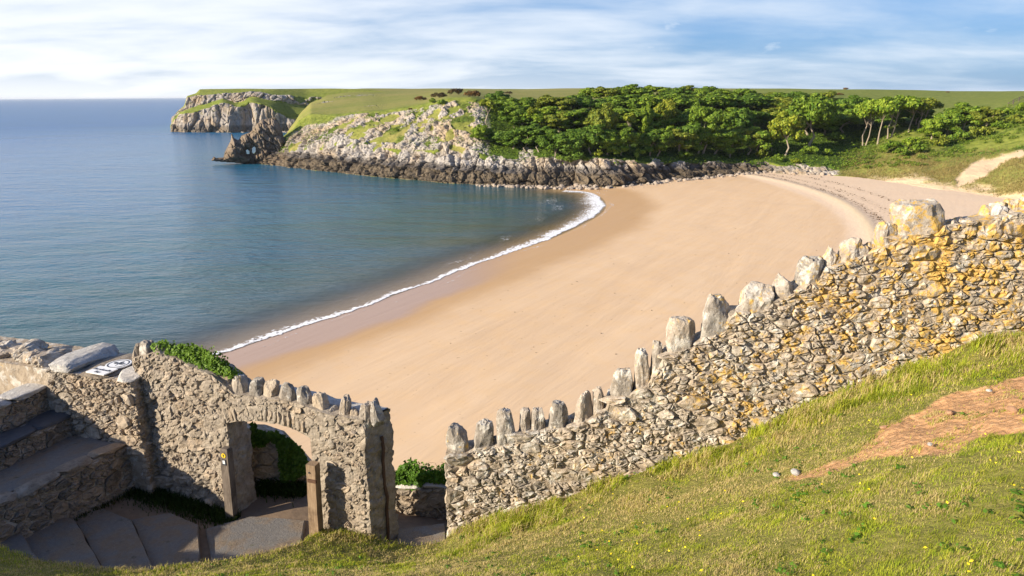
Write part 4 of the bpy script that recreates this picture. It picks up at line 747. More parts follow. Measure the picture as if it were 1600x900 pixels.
bs, bz = FW.px(*np.array(BASE_PX, float).T); ts, tz = FW.px(*np.array(TOP_PX, float).T)
wbase = lambda s: float(np.interp(s, bs, bz)); wtop = lambda s: float(np.interp(s, ts, tz))
WS0, WS1 = float(FW.px(np.array(696.), np.array(770.))[0]), float(bs[-1])
root = empty('rubble_wall', FW.w(WS0, 0, wbase(WS0)), 'long rubble stone wall with upright coping stones and orange lichen running up the grass slope', 'stone wall')
core_slab(FW, np.linspace(WS0 + .03, WS1, 330), lambda s: wbase(s) - .6, lambda s: wtop(s) - .02, .46, 'mortar', M_MORTAR, root, q_front=-.018, amp=.03, nz=70)
S_FRAME = float(FW.px(np.array(1622.), np.array(430.))[0])
cells = rubble_cells(WS0, WS1, lambda s: wbase(s) - .12, wtop, .31, 1.8, 3)
lay_rubble(root, FW, cells, M_STONE, 4, gap=.006, proud=.026, vary=.026, limit=296, skip=lambda c: c[:, 0].mean() > S_FRAME)
lay_rubble(root, FW, cells, M_STONE, 5, gap=.006, proud=.026, vary=.026, limit=0, skip=lambda c: c[:, 0].mean() <= S_FRAME)
COPE = [(714, 708, 665, 35, .95), (754, 702, 656, 29, .85), (791, 696, 640, 28, .85), (821, 677, 641, 18, .85), (838, 675, 639, 19, .9), (872, 674, 628, 33, .75), (911, 664, 611, 33, .6), (936, 648, 606, 19, .8), (971, 625, 578, 38, .7), (1005, 612, 545, 22, .9), (1026, 592, 530, 16, .85), (1062, 554, 495, 44, .9), (1117, 534, 462, 44, .85), (1182, 486, 442, 42, .95), (1222, 472, 429, 33, .9), (1266, 452, 402, 38, .85), (1297, 420, 387, 20, .8), (1330, 416, 371, 36, .8), (1346, 414, 384, 22, .9), (1383, 394, 345, 36, .8), (1433, 377, 311, 70, .95)] + [(x, y + 5, y - h, w, .95) for x, y, h, w in ((734, 707, 9, 12), (774, 699, 12, 12), (806, 692, 11, 10), (850, 675, 16, 10), (892, 667, 13, 12), (949, 644, 14, 12), (992, 618, 14, 10), (1040, 556, 10, 14), (1088, 541, 10, 16), (1141, 503, 16, 18), (1158, 488, 12, 20), (1204, 480, 13, 12), (1243, 458, 14, 14), (1287, 432, 16, 14), (1311, 412, 12, 16), (1362, 396, 15, 14), (1404, 372, 14, 14))]
def place_cope(parent, fr, x, yb, yt, wpx, top, seed, mat_, q=-.22, d=None, name='coping_stone', cond=None):
    yt = yt + .09 * (yb - yt)
    fq = Frame(fr.w(0, q + .08, 0)[:2], fr.S[:2]); s, z0 = fq.px(np.array(float(x)), np.array(float(yb))); _s, z1 = fq.px(np.array(float(x)), np.array(float(yt))); P = fq.w(s, -.08, z0); sc = PXM(P); w = wpx / sc; h = float(z1 - z0) + .20
    ob = link(name, cope_mesh(w * 1.04, d or min(.42, max(w * 1.2, .22)), h * 1.02, seed, mat_, top=top), parent); ob.location = P - np.array(parent.location) - [0, 0, .20]; ob.rotation_euler = (random.uniform(-.06, .06), random.uniform(-.07, .07), math.atan2(fr.S[1], fr.S[0]) + random.uniform(-.25, .25)); return ob
for k, c in enumerate(COPE): place_cope(root, FW, *c, 100 + k, M_COPE2 if c[0] > 1040 else M_COPE)
for k in range(46):                                            # loose flat stones on the broken wall head
    x = 1455 + k * 6.6 + random.uniform(-3, 3); y = np.interp(x, [1450, 1480, 1540, 1600, 1700, 1800], [370, 361, 350, 338, 322, 306]); w = random.uniform(15, 27)
    place_cope(root, FW, x, y + random.uniform(-3, 8), y - random.uniform(6, 16), w, .8, 200 + k, M_STONE, q=random.uniform(-.42, -.08), d=.3)
place_cope(root, FW, 1558, 338, 322, 26, .8, 260, M_PALE, q=-.3)
for k in range(7): place_cope(root, FW, 1545 + k * 11, 338 - k * 1.6, 326 - k * 2.5 - random.uniform(0, 8), 20, .8, 270 + k, M_STONE, q=-.35)
# ---------------------------------------------------------------- grass slope
LIP_PX = [(-60, 846, -6.7), (0, 857, -6.9), (60, 876, -7.0), (150, 887, -7.15), (240, 888, -7.25), (330, 876, -7.45), (420, 862, -7.65), (470, 846, -7.82), (505, 824, -8.0), (560, 826, -8.08), (600, 846, -8.15), (650, 854, -8.22), (694, 846, -8.25)]
LIP = np.array([at_z(float(x), float(y), CAM_H + z) for x, y, z in LIP_PX])
ctrl = [p for p in LIP] + [FW.w(s, .0, wbase(s)) for s in np.linspace(WS0, WS1, 12)]
for x, y, z in [(-60, 900, -6.2), (100, 920, -6.3), (250, 920, -6.3), (400, 900, -6.6), (600, 900, -6.1), (800, 900, -5.5), (1000, 900, -4.9), (1200, 900, -4.3), (1400, 900, -3.8), (1600, 900, -3.35), (1600, 700, -3.25), (1400, 760, -3.9), (1200, 780, -4.9), (1000, 820, -5.9)]: ctrl.append(at_z(float(x), float(y), CAM_H + z))
for x, y, z in [(0, 0, -1.75), (2, -3, -1.2), (-3, -2, -2.4), (5, 0, -1.3), (-6, 2, -3.8), (12, 4, -1.4), (13, 10, -1.9), (-12, 5, -5.2)]: ctrl.append(np.array([x, y, CAM_H + z]))
ctrl = np.array(ctrl); cx = ctrl[:, :2]
def tps(r): return np.where(r > 1e-9, r * r * np.log(np.maximum(r, 1e-9)), 0)
Kk = tps(np.hypot(cx[:, None, 0] - cx[None, :, 0], cx[:, None, 1] - cx[None, :, 1])) + np.eye(len(cx)) * .25; Pm = np.column_stack([np.ones(len(cx)), cx]); n_c = len(cx)
sol = np.linalg.solve(np.block([[Kk, Pm], [Pm.T, np.zeros((3, 3))]]), np.concatenate([ctrl[:, 2], np.zeros(3)]))
def gz0(P): 
    r = np.hypot(P[:, None, 0] - cx[None, :, 0], P[:, None, 1] - cx[None, :, 1]); return tps(r) @ sol[:n_c] + sol[n_c] + P @ sol[n_c + 1:]
LIPX = LIP[:, 0]; o_ = np.argsort(LIPX)
def edge_y(x): return np.where(x < -1.31, np.interp(x, LIPX[o_], LIP[o_, 1]), 11.5 - .073 * (x + 1.31) + .05)
SOIL_PX = [(1830, 560), (1720, 572), (1620, 582), (1560, 596), (1500, 608), (1450, 626), (1405, 656), (1370, 686), (1330, 706), (1270, 724), (1222, 742), (1190, 752), (1196, 757), (1240, 748), (1330, 722), (1420, 712), (1500, 696), (1560, 682), (1640, 664), (1740, 640), (1830, 600)]
def ground(P):
    """height and soil mask"""
    z = gz0(P); P3 = np.column_stack([P, 0 * z]); z = z + .035 * fbm(P3, .9, 4, 3) + .02 * fbm(P3, .25, 2, 4)
    pi_, pj_, w_ = proj(np.column_stack([P, z])); ji = 26 * fbm(P3, .5, 5, 6); so_ = in_poly(pi_ + ji, pj_ + ji * .6, SOIL_PX) & (w_ > 1); so_ = so_.astype(float) * np.where(pi_ < 1330, .75, 1) 
    return z, so_
gx, gy = np.meshgrid(np.arange(-14, 14.5, .06), np.arange(-5, 12.2, .06), indexing='ij'); PP = np.column_stack([gx.ravel(), gy.ravel()]); zz = np.zeros(len(PP)); soil = np.zeros(len(PP))
for k in range(0, len(PP), 20000): zz[k:k + 20000], soil[k:k + 20000] = ground(PP[k:k + 20000])
soil = smooth_axis(smooth_axis(soil.reshape(gx.shape), 0, 2), 1, 2).ravel(); P3 = np.column_stack([PP, 0 * zz])
zz += soil * (-.07 + .10 * fbm(P3, .5, 4, 8) + .05 * ridged(P3, .2, 4, 9))
wd = 11.5 - .073 * (PP[:, 0] + 1.31) - PP[:, 1]
tuss = sstep(2.4, .3, wd) * (PP[:, 0] > -1.2); zz += tuss * (.26 * np.maximum(fbm(P3, .8, 3, 18) + .05, 0)) * (wd > .1)
GSURF = zz.copy().reshape(gx.shape)
ev = PP[:, 1] - edge_y(PP[:, 0]); drop_ = np.maximum(ev, 0); zz = np.where(ev > 0, np.where(PP[:, 0] < -1.31, np.maximum(zz - 2.2 * drop_, 20.9), zz - .5 * drop_), zz)
tag(build('grass_slope', np.column_stack([PP, zz]), grid_faces(*gx.shape), M_GROUND, smooth=True, attrs=dict(soil=soil)), kind='structure')
# ground that falls from behind the walls to the beach
hx, hy = np.meshgrid(np.arange(-14, 14.6, .5), np.concatenate([[12.14], np.arange(12.6, 46, .6)]), indexing='ij'); e0 = np.interp(gx[:, -1], gx[:, -1], zz.reshape(gx.shape)[:, -1]); e0 = np.interp(hx[:, 0], gx[:, 0], zz.reshape(gx.shape)[:, -1])
st_ = np.where(hx < -1.3, 13.9, 12.3); hz = np.maximum(e0[:, None] - 1.35 * np.maximum(hy - st_, 0) + .5 * fbm(np.stack([hx, hy, 0 * hx], -1), 3., 3, 4) * sstep(0, 3, hy - st_), -1.5)
tag(build('hillside', np.stack([hx, hy, hz], -1), grid_faces(*hx.shape), M_GROUND, smooth=True, attrs=dict(soil=0 * hx.ravel())), kind='structure')
# ---------------------------------------------------------------- gate wall with its arch
FG = Frame((-2.70, 11.20), (.951, -.31)); GT = .60
gpx = lambda x, y: tuple(float(v) for v in FG.px(np.array(float(x)), np.array(float(y))))
GTOP = [(190, 566), (222, 556), (240, 552), (270, 560), (300, 574), (330, 586), (350, 602), (366, 616), (385, 619), (430, 624), (470, 633), (500, 643), (530, 651), (562, 657)]
gts, gtz = zip(*[gpx(*p) for p in GTOP]); gtop = lambda s: float(np.interp(s, gts, gtz))
sA = gpx(358, 700)[0]; sB = gpx(486, 700)[0]; ARCHP = [gpx(*p) for p in ((357, 661), (380, 657.5), (404, 658), (431, 662), (453, 669), (475, 679), (486, 686))]; print('arch', sA, sB, ARCHP, 'top', gtz[0], gtz[-1])
arc = lambda s: float(np.interp(s, [a[0] for a in ARCHP], [a[1] for a in ARCHP]))
root = empty('gate_wall', FG.w(0, 0, 21.7), 'tall rendered stone wall with an arched gateway, ivy on its top and upright coping stones', 'gate wall')
S_L = gpx(216, 620)[0]
def g_skin(s, q, z):
    s, q, z = np.broadcast_arrays(np.asarray(s, float), np.asarray(q, float), np.asarray(z, float)); P = FG.w(s + .40 * (-q) * sstep(-.9, 0, s), q, z); a = 1 + 2 * q / GT
    f1, f2, ci = worley(P, (.30, .30, .20), 3); g1, g2, gi = worley(P, (.12, .12, .09), 8)
    rough_ = sstep(-3.2, -4.2, s) * .6 + .4
    L = (.050 * (ci - .5) + .035 * (gi - .5) - .030 * np.exp(-(f2 - f1) / .10) + .03 * fbm(P, .5, 3, 4) + .015 * ridged(P, .10, 3, 5)) * (rough_ + .25)
    L = L + .09 * fbm(P, 1.3, 2, 14) * sstep(-3.6, -4.6, s)
    return P + FG.Q * (L * a)[..., None] + FG.S * (.045 * fbm(P, .25, 4, 6) + .03 * (gi - .5) + .03 * (ci - .5) - .015 * np.exp(-(f2 - f1) / .1))[..., None]
panels = []
def panel(s, q, z):
    P = g_skin(s, q, z); panels.append((P.reshape(-1, 3) - np.array(root.location), [tuple(f) for f in grid_faces(*P.shape[:2])]))
def rect(sa, sb, lo, hi, q, ds=.03):
    n = max(int((sb - sa) / ds), 2); s = np.linspace(sa, sb, n + 1); lo_ = np.array([lo(v) for v in s]); hi_ = np.array([hi(v) for v in s]); m = max(int((hi_ - lo_).max() / ds), 3); u = np.linspace(0, 1, m + 1); panel(s[:, None] + 0 * u[None], q + 0 * s[:, None] * u[None], lo_[:, None] + (hi_ - lo_)[:, None] * u[None])
low = lambda s: 20.8
for q in (0., -GT): rect(S_L, sA, low, gtop, q, .03 if q == 0 else .08); rect(sA, sB, arc, gtop, q, .03 if q == 0 else .08); rect(sB, 0., low, gtop, q, .03 if q == 0 else .08)
qq = np.linspace(0, -GT, 20)
for s_, hi in ((sA, arc(sA)), (sB, arc(sB)), (0., gtop(0.)), (S_L, gtop(S_L))):
    zc_ = np.linspace(20.8, hi, 90); panel(s_ + 0 * qq[:, None] * zc_[None], qq[:, None] + 0 * zc_[None], zc_[None] + 0 * qq[:, None])
ss = np.linspace(sA, sB, 50); panel(ss[:, None] + 0 * qq[None], qq[None] + 0 * ss[:, None], np.array([arc(v) for v in ss])[:, None] + 0 * qq[None])
ss = np.linspace(S_L, 0, 190); panel(ss[:, None] + 0 * qq[None], qq[None] + 0 * ss[:, None], np.array([gtop(v) for v in ss])[:, None] + .03 * np.sin(qq / GT * math.pi)[None] * -1)
V, F = join(panels); build('masonry', V, F, M_GATE, root)
cells = rubble_cells(S_L + .03, -.06, lambda s: 21.6 if (s < sA - .06 or s > sB + .06) else arc(s) + .30, lambda s: gtop(s) - .04, .34, 1.5, 31)
lay_rubble(root, FG, cells, M_GATE, 32, gap=.035, proud=.004, vary=.03, limit=200, skip=lambda c: bool(((c[:, 0] > sA - .05) & (c[:, 0] < sB + .05) & (c[:, 1] < np.interp(c[:, 0], [a[0] for a in ARCHP], [a[1] for a in ARCHP]) + .27)).any()) and True)
for k in range(19):                                            # thin stones set on edge over the arch
    s = sA + (sB - sA) * (k + .5) / 19; z = arc(s) + .015; hh = .27 + random.uniform(-.03, .03); w = (sB - sA) / 19 * .84; q0 = .012 + random.uniform(-.012, .014); o = link('voussoir', cope_mesh(w, .14, hh, 300 + k, M_GATE, rough=.06, top=1.0), root); o.location = FG.w(s, q0 - .065, z) - np.array(root.location); o.rotation_euler = (0, (s - (sA + sB) / 2) * .22, math.atan2(FG.S[1], FG.S[0]))
GC = [(213, 563, 540, 12, .9), (227, 560, 535, 22, .8), (253, 558, 540, 18, .8), (346, 616, 572, 26, .75), (372, 623, 583, 23, .9), (398, 621, 587, 22, .75), (421, 622, 593, 23, .85), (447, 625, 597, 27, .7), (474, 633, 603, 23, .8), (500, 644, 613, 22, .8), (517, 650, 634, 14, .8), (534, 653, 617, 18, .7), (550, 656, 639, 14, .8), (570, 656, 629, 20, .8), (588, 652, 623, 14, .8), (332, 604, 578, 15, .8), (360, 621, 600, 14, .8)]
for k, c in enumerate(GC): place_cope(root, FG, c[0], c[1], c[2] + (4 if c[0] > 330 else 0), c[3] * 1.08, c[4], 400 + k, M_COPE if k % 3 else M_GATE, q=-.16 if c[0] < 590 else -.3, d=.26)
# pale lime crust along the wall head
ss = np.linspace(gpx(400, 620)[0], .02, 60); qv = np.linspace(-.22, -GT + .03, 8); P = FG.w(ss[:, None] + .4 * -qv[None] * sstep(-.9, 0, ss)[:, None], qv[None] + 0 * ss[:, None], np.array([gtop(v) for v in ss])[:, None] + .05 + 0 * qv[None]); P[..., 2] += .03 * fbm(P, .2, 3, 2); P[:, 0, 2] -= .1; P[:, -1, 2] -= .1
build('lime_crust', P.reshape(-1, 3) - np.array(root.location), grid_faces(*P.shape[:2]), M_PALE, root)
# drain slot with a broken pipe end on the shaded end face
V, F = tube([g_skin(-.01, -.36, z) - np.array(root.location) + FG.S * .03 for z in np.linspace(21.6, 23.9, 10)], .035, 6); build('pipe', V, F, M_METAL, root)
# ---------------------------------------------------------------- gate posts
def gate_post(x0, y0, x1, y1, q, wpx, label, mat_, marker):
    fq = Frame(FG.w(0, q, 0)[:2], FG.S[:2]); (s0, s1), (z0, z1) = fq.px(np.array([x0, x1], float), np.array([y0, y1], float)); b = fq.w(s0, 0, z0 - .25); t = fq.w(s1, 0, z1); w = wpx / PXM(t) / 2; o = empty('gate_post', b, label, 'post', 'posts of the arched gateway'); L = t - b; n = 9; V = []; F = []
    ax = FG.S; ay = FG.Q
    for k in range(n):
        u = k / (n - 1); c = L * u; ww = w * (1 - .06 * u)
        for sx, sy in ((-1, 1), (1, 1), (1, -1), (-1, -1)): V.append(c + ax * sx * ww * (1 + random.uniform(-.05, .05)) + ay * sy * ww * .85)
    top = len(V)
    for sx, sy in ((-1, 1), (1, 1), (1, -1), (-1, -1)): V.append(L + np.array([0, 0, .035]) + ax * sx * w * .7 + ay * sy * w * .6)
    for k in range(n):
        for j in range(4): F.append((k * 4 + j, k * 4 + (j + 1) % 4, (k + 1) * 4 + (j + 1) % 4, (k + 1) * 4 + j))
    F.append((top, top + 1, top + 2, top + 3)); build('shaft', V, F, mat_, o)
    def plate(u, sx, hw, hh, off, m, nm, parent=o, n=14, rnd=True):
        c = L * u + ay * (w * .85 + off) + ax * sx; pv = [c + ax * hw * math.cos(2 * math.pi * k / n) + np.array([0, 0, hh * math.sin(2 * math.pi * k / n)]) for k in range(n)] if rnd else [c + ax * hw * a + np.array([0, 0, hh * b_]) for a, b_ in ((-1, -1), (1, -1), (1, 1), (-1, 1))]; n2 = len(pv)
        return build(nm, pv + [p - ay * .02 for p in pv], [tuple(range(n2))] + [(j, (j + 1) % n2, (j + 1) % n2 + n2, j + n2) for j in range(n2)], m, parent)
    if marker:
        d = plate(.945, 0, .05, .05, .006, M_YELLOW, 'waymark_disc'); c = L * .945 + ay * (w * .85 + .010); pv = [c + ax * a + np.array([0, 0, b_]) for a, b_ in ((-.006, -.035), (.006, -.035), (.006, .005), (.022, .005), (0, .035), (-.022, .005), (-.006, .005))]
        build('arrow', pv + [p - ay * .004 for p in pv], [tuple(range(7)), ] + [(j, (j + 1) % 7, (j + 1) % 7 + 7, j + 7) for j in range(7)], M_INK, d)
        e = plate(.86, .0, .045, .06, .006, M_INK, 'black_plate', rnd=False); plate(.865, 0, .026, .036, .011, M_WHITE, 'white_mark', e, rnd=False)
    else:
        plate(.95, -.03, .016, .016, .01, M_INK, 'bolt'); V, F = box(-w * .6, w * 1.15, -.02, .02, -.03, .03); R = np.stack([FG.S, FG.Q, [0, 0, 1.]], 1)
        build('iron_strap', np.array(V) @ R.T + L * .84 + ay * w * .9, F, M_METAL, o); build('cap_block', np.array(box(-w * .95, w * .95, -w * .8, w * .8, -.1, .06)[0]) @ R.T + L + [0, 0, .02], box(0, 1, 0, 1, 0, 1)[1], M_WOOD, o)
gate_post(362, 806, 353, 702, .14, 15, 'dark leaning wooden post with a yellow waymark disc at the shaded side of the arch', M_DARKWOOD, True)
gate_post(493, 818, 489, 730, .26, 17, 'sunlit square wooden post with an iron strap in front of the arch pier', M_WOOD, False)
# ---------------------------------------------------------------- path and steps through the gate
gx2, gy2 = np.meshgrid(np.arange(-11, 1.2, .1), np.arange(8.6, 14.2, .1), indexing='ij')
def path_z(x, y): return 21.80 - .09 * np.clip(x + 4.5, 0, 6) - .28 * np.clip(y - (12.0 - .1 * (x + 3)), 0, 2.5) * sstep(-3.4, -2.2, x) + .10 * np.clip(-x - 6.0, 0, 4)
pz = path_z(gx2, gy2) + .03 * fbm(np.stack([gx2, gy2, 0 * gx2], -1), .8, 4, 5)
tag(build('path', np.stack([gx2, gy2, pz], -1), grid_faces(*gx2.shape), M_SOILPATH, smooth=True), kind='structure')
st = empty('stone_steps', at_z(250., 840., 22.0), 'worn flight of broad concrete steps curving down towards the arched gateway', 'steps')
def slab(poly, z, h, name, mat_, parent, n_sub=14):
    """slab whose top outline is given in photograph pixels at height z, with worn edges"""
    P = np.array([at_z(float(x), float(y), z) for x, y in poly]); Q = []
    for a, b in zip(P, np.roll(P, -1, 0)):
        for t in np.linspace(0, 1, n_sub, endpoint=False): Q.append(a + (b - a) * t)
    Q = np.array(Q); c = Q.mean(0); Q[:, :2] += (np.array([vnoise(Q * 1.0, .25, 3), vnoise(Q, .25, 4)]).T) * .02; m = len(Q); r1 = Q.copy(); r2 = c + (Q - c) * .97; r1[:, 2] = z - .025; r2[:, 2] = z + .01 * vnoise(Q, .3, 6); r0 = Q.copy(); r0[:, 2] = z - h; r3 = c + (Q - c) * .5; r3[:, 2] = z + .012 * vnoise(r3, .4, 9); V = np.vstack([r0, r1, r2, r3, [[c[0], c[1], z]]]) - np.array(parent.location); F = []
    for k in range(3):
        for j in range(m): F.append((k * m + j, k * m + (j + 1) % m, (k + 1) * m + (j + 1) % m, (k + 1) * m + j))
    for j in range(m): F.append((3 * m + j, 3 * m + (j + 1) % m, 4 * m))
    return build(name, V, F, mat_, parent)
slab([(310, 820), (312, 893), (247, 906), (203, 811), (265, 800)], 21.98, .4, 'step', M_PATH, st)
slab([(203, 811), (250, 906), (172, 908), (114, 807), (160, 793)], 22.12, .5, 'step', M_PATH, st)
slab([(114, 807), (176, 912), (70, 912), (17, 832), (60, 806)], 22.27, .6, 'step', M_PATH, st)
slab([(30, 828), (84, 915), (-60, 912), (-70, 840)], 22.42, .6, 'step', M_PATH, st)
slab([(478, 812), (470, 850), (330, 880), (322, 826), (390, 806)], 21.88, .3, 'landing', M_PATH, st)
slab([(622, 826), (694, 818), (700, 865), (618, 865)], 21.66, .3, 'landing', M_PATH, st)
# ---------------------------------------------------------------- raised seat terrace beside the gate
A_ = np.array([-7.98, 12.74]); B_ = np.array([-9.06, 10.55]); dT = (B_ - A_) / np.linalg.norm(B_ - A_)
FT = Frame(B_ + dT * 4.5, -dT); FT_L = float(np.linalg.norm(A_ - B_)) + 4.5          # s runs towards the gate wall
if FT.Q[0] < 0: FT.Q = -FT.Q
tw = empty('terrace_wall', FT.w(FT_L, 0, 22), 'low dark rubble wall holding up the seat terrace above the steps', 'wall')
core_slab(FT, np.linspace(0, FT_L + .1, 70), lambda s: 21.5, lambda s: 23.08, .4, 'mortar', M_MORTAR, tw, q_front=-.03, nz=30)
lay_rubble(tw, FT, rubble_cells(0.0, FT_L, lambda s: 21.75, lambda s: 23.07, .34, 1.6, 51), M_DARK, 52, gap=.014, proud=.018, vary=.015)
kp = np.linspace(0, FT_L, 11)
for k in range(10):                                             # kerb stones along the terrace edge
    V = cope_mesh(kp[k + 1] - kp[k] - .015, .34, .13, 500 + k, M_DARK, rough=.05, top=1.0); o = link('kerb_stone', V, tw); o.location = FT.w((kp[k] + kp[k + 1]) / 2, -.13, 23.045) - np.array(tw.location); o.rotation_euler = (0, 0, math.atan2(FT.S[1], FT.S[0]))
C_ = np.array([-9.22, 13.35]); D_ = np.array([-9.83, 11.70]); dS = (D_ - C_) / np.linalg.norm(D_ - C_); Nn = np.array([-dS[1], dS[0]]); Nn = Nn if Nn[0] > 0 else -Nn
def strip(a, b, c, d, z, name, m, kind='structure', nn=30):
    u = np.linspace(0, 1, nn); Pa = a[None] + (b - a)[None] * u[:, None]; Pb = d[None] + (c - d)[None] * u[:, None]; P = Pa[:, None] + (Pb - Pa)[:, None] * u[None, :, None]; z_ = z + .012 * fbm(np.dstack([P, 0 * P[..., :1]]), .5, 4, 2); return tag(build(name, np.dstack([P, z_]), grid_faces(nn, nn), m, smooth=True), kind=kind)
strip(A_ + Nn * -.25, B_ + dT * 4.5 - Nn * .25, D_ + dS * 5.6 - Nn * .3, C_ - dS * .5 - Nn * .3, 23.13, 'terrace_floor', M_PATH)
bo = empty('stone_bench', np.array([*C_, 23.1]), 'dark stone bench built against a back wall on the terrace, seen from its end', 'bench')
FB = Frame(D_ + dS * 5.6, -dS); LB = float(np.linalg.norm(C_ - D_)) + 5.6
if FB.Q[0] < 0: FB.Q = -FB.Q
core_slab(FB, np.linspace(0, LB + .25, 40), lambda s: 22.9, lambda s: 23.54, .62, 'mortar', M_MORTAR, bo, q_front=-.03, nz=14)
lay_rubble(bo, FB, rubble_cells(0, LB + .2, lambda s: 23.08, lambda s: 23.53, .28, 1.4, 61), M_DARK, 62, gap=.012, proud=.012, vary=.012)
for k in range(8):
    a, b = LB * k / 8, LB * (k + 1) / 8 + (.2 if k == 7 else 0); me = cope_mesh(b - a - .012, .64, .10, 520 + k, M_SLATE, rough=.03, top=1.0); o = link('seat_slab', me, bo); o.location = FB.w((a + b) / 2, -.30, 23.52) - np.array(bo.location); o.rotation_euler = (0, 0, math.atan2(FB.S[1], FB.S[0]))
FK = Frame(FB.w(0, -.60, 0)[:2], FB.S[:2]); FK.Q = FB.Q.copy()
core_slab(FK, np.linspace(0, LB + .3, 40), lambda s: 23.3, lambda s: 24.08, .5, 'back_wall', M_MORTAR, bo, q_front=-.03, nz=14)
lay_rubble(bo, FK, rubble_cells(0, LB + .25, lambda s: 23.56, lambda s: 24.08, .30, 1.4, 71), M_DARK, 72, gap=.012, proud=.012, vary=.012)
for k in range(8):
    a, b = LB * k / 8, LB * (k + 1) / 8 + (.25 if k == 7 else 0); me = cope_mesh(b - a - .012, .60, .13, 540 + k, M_PALE, rough=.05, top=1.0); o = link('capstone', me, bo); o.location = FK.w((a + b) / 2, -.26, 24.05) - np.array(bo.location); o.rotation_euler = (0, 0, math.atan2(FK.S[1], FK.S[0]))
# ---------------------------------------------------------------- end wall with flat capstones and the plaque
FE = Frame((-7.74, 12.60), (.951, -.31)); epx = lambda x, y: tuple(float(v) for v in FE.px(np.array(float(x)), np.array(float(y))))
eR = epx(209, 620)[0]; eL = epx(92, 620)[0]; eT = epx(160, 590)[1]; print('end wall', eL, eR, eT)
ew = empty('end_wall', FE.w(eR, 0, 22), 'short thick stone wall with pale flat capstones closing the terrace beside the gate wall', 'wall')
core_slab(FE, np.linspace(eL - 6, eR - .02, 120), lambda s: 21.6, lambda s: eT - .03, 1.25, 'mortar', M_MORTAR, ew, q_front=-.03, nz=40)
lay_rubble(ew, FE, rubble_cells(eL - .2, eR, lambda s: 22.9, lambda s: eT - .01, .27, 1.5, 81), M_GATE, 82, gap=.012, proud=.020, vary=.018)
FR_ = Frame(FE.w(eR, 0, 0)[:2], -FE.Q[:2]); FR_.Q = FE.S.copy()
lay_rubble(ew, FR_, rubble_cells(0, .8, lambda s: 21.7, lambda s: eT - .01, .30, 1.4, 83), M_GATE, 84, gap=.012, proud=.012, vary=.012)
ang_e = math.atan2(FE.S[1], FE.S[0])
def cap(sa, sb, qa, qb, z0, h, m, seed, parent=None, nm='capstone', rough=.035, tilt=0.):
    me = cope_mesh(sb - sa, qa - qb, h, seed, m, rough=rough, top=.97); o = link(nm, me, parent or ew); o.location = FE.w((sa + sb) / 2, (qa + qb) / 2, z0) - np.array((parent or ew).location); o.rotation_euler = (tilt, 0, ang_e); return o
cap(epx(74, 580)[0], epx(115, 586)[0], .04, -1.30, eT - .04, .24, M_PALE, 601, rough=.05)
cap(epx(115, 586)[0] + .01, epx(168, 588)[0], .03, -1.22, eT - .05, .085, M_DARK, 602)
cap(epx(168, 588)[0] + .01, eR + .03, .05, -1.0, eT - .05, .13, M_PALE, 603)
for k in range(24):                                            # rough lichened stones at the seaward end of the wall head
    x = -155 + k * 9.5; o = cap(epx(x - 9, 580)[0], epx(x + 9, 580)[0], -.05 - random.random() * .3, -.5 - random.random() * .5, eT - .10, random.uniform(.16, .32), M_STONE2 if 'M_STONE2' in globals() else M_GATE, 620 + k, nm='head_stone', rough=.2)
# plaque: a white panel with a round badge above it, lying on the low slab
zpl = eT + .048; P0 = at_z(134., 582., zpl); P1 = at_z(162., 587., zpl); P3_ = at_z(147., 571., zpl); ex = P1 - P0; wpl = float(np.linalg.norm(ex)); ex /= wpl; ey = P3_ - P0; ey -= ex * (ey @ ex); hpl = float(np.linalg.norm(ey)); ey /= hpl; print('plaque', wpl, hpl)
pq = empty('plaque', P0, 'white plaque with a round leaf badge lying on the wall beside the gate', 'plaque')
def flat(nm, pts, z0, z1, m, parent, hole=None):
    pts = np.array(pts, float); n = len(pts); W3 = lambda q, z: q[:, :1] * ex + q[:, 1:] * ey + np.array([0, 0, 1.]) * z
    if hole is None: V = np.vstack([W3(pts, z1), W3(pts, z0)]); F = [tuple(range(n))] + [(j, j + n, (j + 1) % n + n, (j + 1) % n) for j in range(n)]
    else:
        hole = np.array(hole); V = np.vstack([W3(pts, z1), W3(hole, z1), W3(pts, z0), W3(hole, z0)]); F = []
        for j in range(n): k = (j + 1) % n; F += [(j, k, k + n, j + n), (j, j + 2 * n, k + 2 * n, k), (j + n, k + n, k + 3 * n, j + 3 * n)]
    return build(nm, V, F, m, parent)
flat('panel', [(0, 0), (wpl, 0), (wpl, hpl), (0, hpl)], 0, .02, M_WHITE, pq)
Rb = wpl * .50; cb = np.array([wpl * .56, hpl + Rb * .80]); circ = lambda r, n=40, c=cb: [(c[0] + r * math.cos(2 * math.pi * k / n), c[1] + r * math.sin(2 * math.pi * k / n)) for k in range(n)]
bd = flat('badge', circ(Rb), 0, .024, M_WHITE, pq); flat('ring', circ(Rb * .86), .0245, .0275, M_INK, bd, circ(Rb * .76))
def leaf_pts(c, a, L, w):
    out = []
    for k in range(24):
        t = k / 12 if k <= 12 else (24 - k) / 12; sd_ = 1 if k <= 12 else -1; wv = w * math.sin(math.pi * min(t, .999)) ** .7 * (1 + .28 * math.cos(t * 22)); x = L * t; y = sd_ * wv; out.append((c[0] + math.cos(a) * x - math.sin(a) * y, c[1] + math.sin(a) * x + math.cos(a) * y))
    return out[:12] + out[13:]
for a, dx, dy in ((2.75, -.05, -.05), (1.50, .02, .0), (.40, .08, -.05)): flat('leaf', leaf_pts(cb + np.array([dx, dy]) * Rb, a, Rb * .58, Rb * .15), .0245, .0275, M_INK, bd)
flat('stalk', [cb + np.array(v) * Rb for v in ((-.02, .02), (.10, -.42), (.15, -.40), (.04, .04))], .0245, .0275, M_INK, bd)
